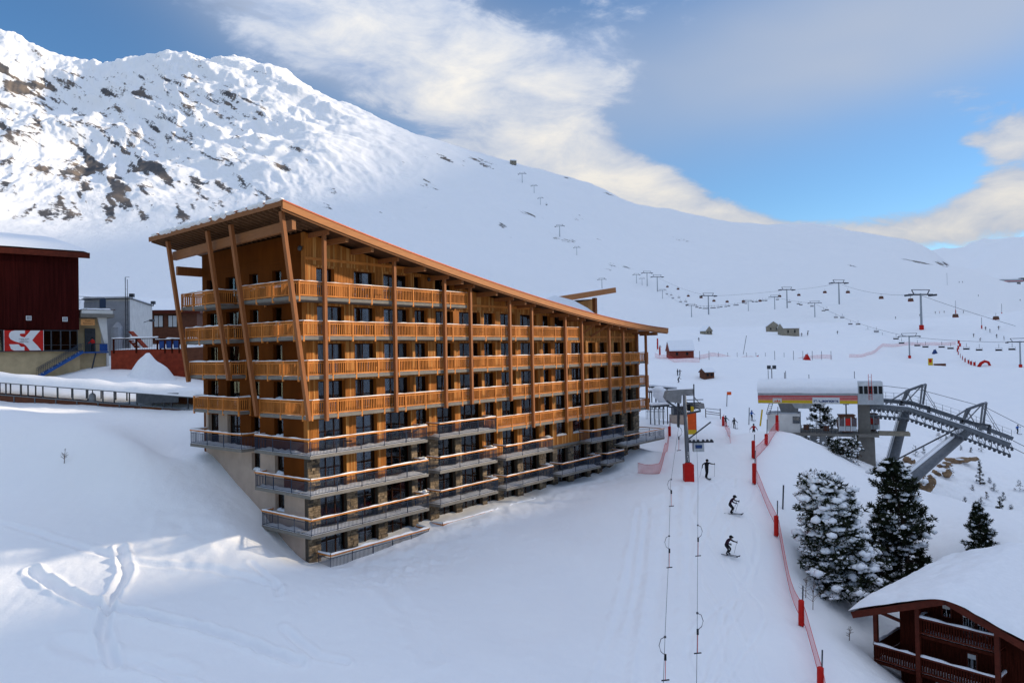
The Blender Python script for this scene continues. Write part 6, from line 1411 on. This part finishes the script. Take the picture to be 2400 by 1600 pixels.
FARP = [(1588, 880, 190, 'stand', 'left one of the two people standing on the snow above the drive housing'), (1594, 881, 190, 'reach', 'right one of the two people standing on the snow above the drive housing'), (1590, 897, 165, 'crouch', 'skier bending just above the snowy platforms'),
        (1638, 800, 310, 'stand', 'lone skier below the small stone hut'), (1566, 815, 262, 'stand', 'person above the red roofed hut'), (1547, 820, 255, 'stand', 'person at the left of the red roofed hut'), (1585, 814, 262, 'reach', 'person in dark clothes above the ridge of red roofed hut'),
        (1879, 788, 372, 'stand', 'skier right of the stone houses'), (1893, 787, 372, 'stand', 'second skier right of the stone houses'), (1894, 782, 380, 'reach', 'third skier right of the stone houses, uppermost'), (1963, 783, 376, 'reach', 'skier alone on the slope below the gondola pylon'), (2099, 748, 430, 'stand', 'skier small on slope left of the tall pylon'), (2156, 742, 430, 'stand', 'skier close left of the tall pylon'),
        (2192, 735, 470, 'stand', 'first person of the row on the hill right of the tall pylon'), (2202, 735, 470, 'stand', 'second person of the row on the hill, reddish jacket'), (2213, 734, 470, 'stand', 'third person of the row on the hill right of the tall pylon'), (2258, 734, 470, 'stand', 'person right of the lift mast on the hill'),
        (2282, 790, 350, 'reach', 'skier highest of the group above the red panels'), (2310, 774, 380, 'stand', 'skier beside the slim red pole'), (2320, 780, 375, 'stand', 'skier just right of the slim red pole'), (2341, 773, 385, 'reach', 'skier turning at the right, under the gondola chair'), (2336, 792, 350, 'stand', 'skier at the right in the middle of the group'), (2297, 799, 340, 'crouch', 'skier crouching left of the red marker'), (2353, 797, 345, 'stand', 'skier furthest right of the group'), (2391, 706, 560, 'stand', 'skier at the right edge, high on the slope'), (2293, 695, 600, 'stand', 'skier under the lift station on the hill'),
        (2248, 663, 780, 'stand', 'left one of the people below the hilltop'), (2256, 663, 780, 'stand', 'right one of the people below the hilltop')]
for i, (px, py, D, k, lab) in enumerate(FARP):
    skier(k, 'cloth_red' if 'red' in lab.split(',')[-1] and 'jacket' in lab else ('cloth_black', 'cloth_grey')[i % 2], 'cloth_black', 'cloth_black', on(px, py, D), r.uniform(-1, 1), lab, 'skiers on the far slopes', skis=False, far=True, scale=1.0)
# ------------------------------------------------------------------ huts and lifts on the far slopes
def hut(name, px, py, D, w, d, h, rz, label, wall, gable='x', roofh=None, snow=.35, grp=None):
    t = thing(name, label, 'hut', G(px, py, D), rz, grp); rh = roofh or h*.55
    MB().box(-w/2, w/2, -d/2, d/2, -1.2, h).build('wall', wall, t)
    poly = [(-d/2-.3, h-.1), (0, h+rh), (d/2+.3, h-.1)]; b = MB(); fn = (lambda u, v, a: (a, u, v)) if gable == 'x' else (lambda u, v, a: (u, a, v))
    if gable != 'x': poly = [(-w/2-.3, h-.1), (0, h+rh), (w/2+.3, h-.1)]
    L = (w if gable == 'x' else d)/2+.3; b.prism(poly, fn, -L, L); rf = b.build('roof', wall, t)
    sp = [(poly[0][0]-.1, poly[0][1]+.02), (0, poly[1][1]+.02), (poly[2][0]+.1, poly[2][1]+.02), (poly[2][0]+.1, poly[2][1]+snow), (0, poly[1][1]+snow*1.2), (poly[0][0]-.1, poly[0][1]+snow)]
    MB().prism(sp, fn, -L+.12, L-.05).build('roof_snow', 'snow_pack', rf)
    for x in (-w*.2, w*.22): MB().box(x-.35, x+.35, -d/2-.05, -d/2-.01, h*.35, h*.75).build('window', 'black', t)
    return t
hut('stone_hut', 1655, 783, 350, 4.0, 4.0, 1.5, .5, 'small half-buried stone hut below the left-hand chair pylons', 'hut_stone', 'y', 2.2)
hut('stone_house', 1812, 777, 390, 7.0, 6, 2.6, -.25, 'left one of the two stone houses on the far slope', 'hut_stone', 'y', 2.8)
hut('stone_house', 1848, 786, 372, 8.5, 6, 3.6, .12, 'longer right-hand stone house on the far slope', 'hut_stone', 'x', 2.4)
hut('red_hut', 1594, 838, 240, 7.5, 4, 2.2, .05, 'red timber hut with snowy roof beside the hotel end', 'hut_red', 'x', 2.6, .5)
hut('brown_kiosk', 1657, 886, 200, 3.0, 2.4, 1.7, .35, 'little brown kiosk alone on the snow above the piste', 'brown_house', 'x', .9, .25)
hut('ridge_hut', 1203, 386, 1660, 12, 10, 7, .2, 'tiny lift building on the mountain ridge', 'hut_stone', 'x', 3, .8)
# summit station at the right edge
g = G(2368, 655, 800); t = thing('hilltop_lift_station', 'small lift station on the hill at the right edge', 'lift station', g, 0); b = MB(); b.box(-14, 12, -3, 3, 3.5, 6.5); b.build('hood', 'steel_pale', t); t.location.z -= 2.5; MB().box(-14, 12, -3.1, -3.01, 4.2, 4.8).build('red_stripe', 'red_paint', t); MB().box(8, 10, -1.5, 1.5, -14, 3.5).build('pillar', 'concrete_dark', t); MB().box(-10, -3, -2, 2, -14, 3.5).build('base', 'plaster_white', t); MB().box(10, 20, -2.5, 2.5, 4.5, 8).build('machinery', 'metal_dark', t); lump_snow(MB(), -14, 12, -3, 3, lambda x, y: 6.5, .8, 3, 12, 6).build('roof_snow', 'snow_pack', t, smooth=True)
def tower(px, py, hpx, D, kind, label, base=False):
    g = G(px, py, D); h = hpx*D/FOC; t = thing('chairlift_pylon', label, 'lift pylon', g, .25 if kind == 'big' else -.35, 'lift pylons on the far slopes'); w = h*(.40 if kind == 'big' else .42)
    MB().tube([(0, 0, -2), (0, 0, h)], [h*.034, h*.024], 8).build('mast', 'galvanised', t)
    b = MB(); b.beam((-w, 0, h*.97), (w, 0, h*.97), h*.03, h*.035); b.beam((-w*.55, 0, h*.97), (-w*.75, 0, h*1.1), h*.02, h*.02); b.beam((w*.55, 0, h*.97), (w*.75, 0, h*1.1), h*.02, h*.02); b.beam((-w*.75, 0, h*1.1), (w*.75, 0, h*1.1), h*.018, h*.018)
    b.build('crossarm', 'metal_dark', t)
    for s in (-1, 1): MB().beam((s*w, -h*.14, h*.95), (s*w, h*.14, h*.95), h*.04, h*.05).build('sheave_train', 'metal_dark', t)
    if base: MB().tube([(0, 0, -1), (0, 0, h*.12)], h*.06, 8).build('pad', 'red_pad', t)
    return Vector((g.x, g.y, g.z+h*.95))
big = [(1492, 664, 19, 1000, 'leftmost pylon of the cluster on the distant shoulder'), (1517, 670, 28, 1000, 'tallest pylon of the cluster on the distant shoulder'), (1541, 683, 33, 930, 'rightmost pylon of the cluster on the distant shoulder'), (1661, 738, 46, 690, 'tall pylon left of the row of cabins, with a dark base'),
       (1845, 722, 44, 690, 'tall pylon above the two stone houses'), (1967, 713, 44, 690, 'tall pylon with cabins on either side, right of centre'), (2160, 772, 84, 360, 'tallest and nearest lift pylon on the far slope')]
tb_ = [tower(px, py, h, D, 'big', lb, px == 2160) for px, py, h, D, lb in big]
small = [(1411, 678, 19, 1050, 'small pylon just above the rear roof of hotel'), (1505, 668, 14, 1000, 'small pylon hidden among the cluster on the shoulder'), (1553, 700, 20, 826, 'small pylon below the shoulder cluster'), (1621, 743, 28, 590, 'small pylon nearest the row of chairs, left'), (1754, 729, 28, 590, 'small pylon in the middle of the chair row'), (1816, 725, 33, 545, 'small pylon left of the tall one above the houses'), (1910, 743, 34, 533, 'small pylon where the chairs start descending'), (2132, 839, 53, 324, 'lower pylon with a red pad at its foot'), (2392, 861, 62, 275, 'pylon at the right edge with red banner')]
ts_ = [tower(px, py, h, D, 'small', lb, px in (2132, 2392)) for px, py, h, D, lb in small]
upper = [(1224, 428, 24, 1600, 'uppermost pylon on the big slope'), (1252, 453, 20, 1520, 'second pylon down the big slope'), (1267, 480, 18, 1430, 'third pylon down the big slope'), (1312, 555, 28, 1250, 'fourth pylon down the big slope'), (1352, 598, 20, 1150, 'lowest pylon on the big slope')]
tu_ = [tower(px, py, h*.8, D, 'small', lb) for px, py, h, D, lb in upper]
def cable(pts, label, rr=.05, sag=.01):
    b = MB(); out = []
    for p, q in zip(pts[:-1], pts[1:]):
        for i in range(8): f = i/8; out.append(p.lerp(q, f)-Vector((0, 0, (q-p).length*sag*4*f*(1-f))))
    out.append(pts[-1]); b.tube(out, rr, 4); o = b.build('lift_cable', 'cable'); tag(o, label, 'cable', 'lift cables on the far slopes'); return out
def Wp(px, py, D): return Vector(P(px, py, D))
c_big = cable(tb_[2:]+[Wp(2420, 775, 330)], 'upper lift cable from the shoulder cluster across to the right edge', .07, .012)
c_small = cable(ts_[2:]+[Wp(2440, 795, 270)], 'lower lift cable carrying the chairs across the far slope', .055, .012)
# cabins and chairs
def cab_proto(kind):
    t = thing('lift_carrier', 'x', 'chair', (0, 0, 0))
    MB().tube([(0, 0, 0), (0, .05, -1.5)], .07, 5).build('hanger', 'metal_dark', t)
    if kind == 'cabin':
        b = MB(); b.prism([(-1.0, -3.0), (1.0, -3.0), (1.1, -2.5), (.7, -1.6), (-.7, -1.6), (-1.1, -2.5)], lambda u, v, a: (u, a, v), -.8, .8); b.build('bubble', 'cabin_brown', t); MB().box(-1.15, 1.15, -.95, .8, -3.3, -2.98).build('seat', 'hut_red', t)
    else:
        MB().box(-1.15, 1.15, -.3, .35, -2.55, -2.42).build('seat', 'black', t); MB().box(-1.1, 1.1, .3, .38, -2.42, -1.95).build('backrest', 'black', t)
        MB().beam((-1.15, 0, -1.5), (1.15, 0, -1.5), .06, .06).beam((-1.1, 0, -1.5), (-1.1, 0, -2.5), .05, .05).beam((1.1, 0, -1.5), (1.1, 0, -2.5), .05, .05).build('frame', 'metal_dark', t)
    return t
protos = {'cabin': cab_proto('cabin'), 'chair': cab_proto('chair')}; used = {}
def carrier(kind, px, py, D, label, grp, sc=1.0, cat=None):
    t = protos[kind] if kind not in used else copy_tree(protos[kind]); used[kind] = 1
    t.name = 'lift_cabin' if kind == 'cabin' else 'lift_chair'; p = P(px, py, D); t.location = p; t.rotation_euler = (0, 0, .3 if kind == 'cabin' else -.2); t.scale = (sc,)*3; tag(t, label, 'cabin' if kind == 'cabin' else 'chair', grp); return t
def Dat(line, px):
    xs = [(1200+FOC*(np.array(p)@_rt)/(np.array(p)@_fw), p.y) for p in line]; return float(np.interp(px, [x for x, _ in xs], [d for _, d in xs]))
for px, py in ((1564, 666), (1589, 671), (1613, 687), (1643, 690), (1673, 698), (1704, 700), (1742, 699), (1781, 698), (1827, 687), (1872, 684), (1933, 677), (1987, 676), (2065, 688), (2134, 692), (2239, 728), (2334, 733)):
    _ci = globals().get('_ci', 0)+1
    carrier('cabin', px, py, Dat(c_big, px)*.985, nth(_ci)+' red and brown bubble chair from the left on upper lift cable', 'bubble chairs on the upper lift cable', 1.05 if px < 2000 else .95)
for px, py in ((1563, 692), (1573, 694), (1577, 701), (1591, 699), (1595, 709), (1607, 708), (1610, 716), (1633, 721), (1641, 723), (1650, 724), (1657, 724), (1668, 723), (1674, 723), (1683, 722), (1690, 721), (1701, 720), (1708, 719), (1722, 717), (1728, 717), (1742, 712), (1748, 713), (1765, 709), (1773, 709), (1787, 706), (1795, 706), (1822, 703), (1850, 709), (1871, 713), (1877, 715), (1903, 718), (1930, 728), (1938, 726), (1959, 743), (1974, 743), (1993, 758), (2011, 758), (2034, 773), (2054, 774), (2068, 787), (2100, 790), (2113, 800), (2150, 805), (2169, 808), (2207, 808), (2228, 811), (2265, 812), (2295, 814), (2341, 814), (2372, 812)):
    _cj = globals().get('_cj', 0)+1
    carrier('chair', px, py-8, Dat(c_small, px)*.985, nth(_cj)+' open dark chair from the left on the lower lift cable', 'open chairs on the lower lift cable', 1.0)
for px, py in ((1280, 478), (1285, 494), (1300, 512), (1308, 520), (1322, 548), (1334, 556), (1345, 575), (1366, 602), (1373, 622), (1387, 632), (1396, 652), (1420, 663), (1438, 667), (1451, 665), (1470, 662)):
    _ck = globals().get('_ck', 0)+1
    carrier('chair', px, py-4, 1150 if px > 1390 else 1300, nth(_ck)+' tiny chair from the top on the big slope', 'tiny chairs on the big slope', 1.9)
# snow fences, banners and markers around the nursery slopes
for i in range(15):
    px = 1640+i*22; D = 240; g = G(px, 843, D); t = thing('fence_post', nth(i+1)+' thin dark fence post from the left on the snow crest', 'post', g, 0, 'posts of the fence on the snow crest'); MB().tube([(0, 0, -1), (0, 0, 2.6)], .07, 5).build('pole', 'metal_dark', t)
net([G(1640, 843, 240), G(1760, 843, 240), G(1950, 843, 242)], .2, 1.3, 'safety_net', 'faint far net along the snow crest, right of the red hut', 'net_far'); net([G(1535, 838, 232), G(1580, 850, 222), G(1640, 850, 222)], .2, 1.4, 'safety_net', 'far net below the red roofed hut', 'net_far'); net([G(1990, 838, 262), G(2070, 812, 305), G(2130, 808, 320), G(2240, 808, 330)], .1, 1.4, 'safety_net', 'faint far net climbing past the lower pylon', 'net_far')
for i, (px, py, D) in enumerate(((1540, 822, 238), (1545, 836, 236), (1563, 822, 238), (1620, 818, 250), (1540, 812, 250))): t = thing('red_banner', ('tall red banner above the left end of red roofed hut', 'lowest red banner left of the red roofed hut', 'red banner close to the gable of red roofed hut', 'red banner right of the red roofed hut', 'uppermost red banner left of the red roofed hut')[i], 'banner', G(px, py, D), 0, 'red banners by the red roofed hut'); MB().tube([(0, 0, -.6), (0, 0, 3.2)], .05, 5).build('pole', 'metal_dark', t); MB().box(.04, .5, -.02, .02, .6, 3.1).build('cloth', 'red_paint', t)
pts = [(2247, 805), (2250, 812), (2246, 818), (2244, 824), (2246, 831), (2251, 838), (2256, 843), (2262, 848), (2270, 852), (2276, 855), (2284, 857)]
for i, (px, py) in enumerate(pts): t = thing('snow_garden_marker', nth(i+1)+' red marker board from the top of the curved row at right', 'marker', G(px, py, 300-i*2.2), .2*i, 'curved row of red marker boards'); MB().box(-.45, .45, -.08, .08, -.3, 1.5).build('board', 'red_pad', t); MB().tube([(-.45, 0, -.3), (-.45, 0, 1.9)], .05, 5).build('stake', 'metal_dark', t)
t = thing('inflatable_arch', 'red rounded inflatable beside the row of red panels', 'inflatable', G(2308, 858, 262)); MB().tube([(-2.4, 0, -.2), (-1.4, 0, 1.2), (0, 0, 1.9), (1.4, 0, 1.5), (2.2, 0, -.2)], [.6, .6, .55, .5, .45], 8).build('tube', 'red_pad', t, smooth=True)
t = thing('ski_figure_board', 'yellow and red play board on the snow crest', 'play board', G(2181, 856, 232)); MB().box(-.7, .7, -.1, .1, -.3, 2.2).build('board', 'yellow', t); MB().box(-.5, .3, -.13, -.101, .9, 2.0).build('panel', 'red_pad', t); MB().box(1.2, 4.5, -.5, .5, -.3, .5).build('mat', 'brown_house', t)
for i, (px, py, D, lb) in enumerate(((1891, 843, 235, 'left red triangular tent on the snow crest'), (1776, 845, 236, 'red snow-garden figure on the crest left of the tent'), (2191, 828, 300, 'dark tent-like cover left of the red panels'))): t = thing('small_tent', lb, 'tent', G(px, py, D)); MB().prism([(-1.0, -.3), (1.0, -.3), (0, 1.7)], lambda u, v, a: (u, a, v), -.8, .8).build('cover', 'red_pad' if i < 2 else 'ink_blue', t); MB().tube([(0, -.8, 1.6), (0, -.8, 2.1)], .05, 4).build('peg', 'metal_dark', t)
for i, (px, py, D, h, lb) in enumerate(((2220, 668, 740, 28, 'thin lamp mast below the hilltop station'), (2240, 735, 470, 34, 'red-white lift mast in the row of people on hill'), (2301, 770, 385, 24, 'slim pole with red pad right of centre hill'), (2348, 741, 450, 30, 'slim pole with red foot at the right'), (1741, 830, 262, 46, 'long thin leaning marker cable on the slope'))): t = thing('marker_mast', lb, 'mast', G(px, py, D)); hh = h*D/FOC; MB().tube([(0, 0, -1), (hh*.22 if i == 4 else 0, 0, hh)], .10, 5).build('pole', 'metal_dark', t); (MB().tube([(0, 0, -.3), (0, 0, hh*.3)], .3, 7).build('pad', 'red_pad', t) if i in (1, 2, 3) else None)
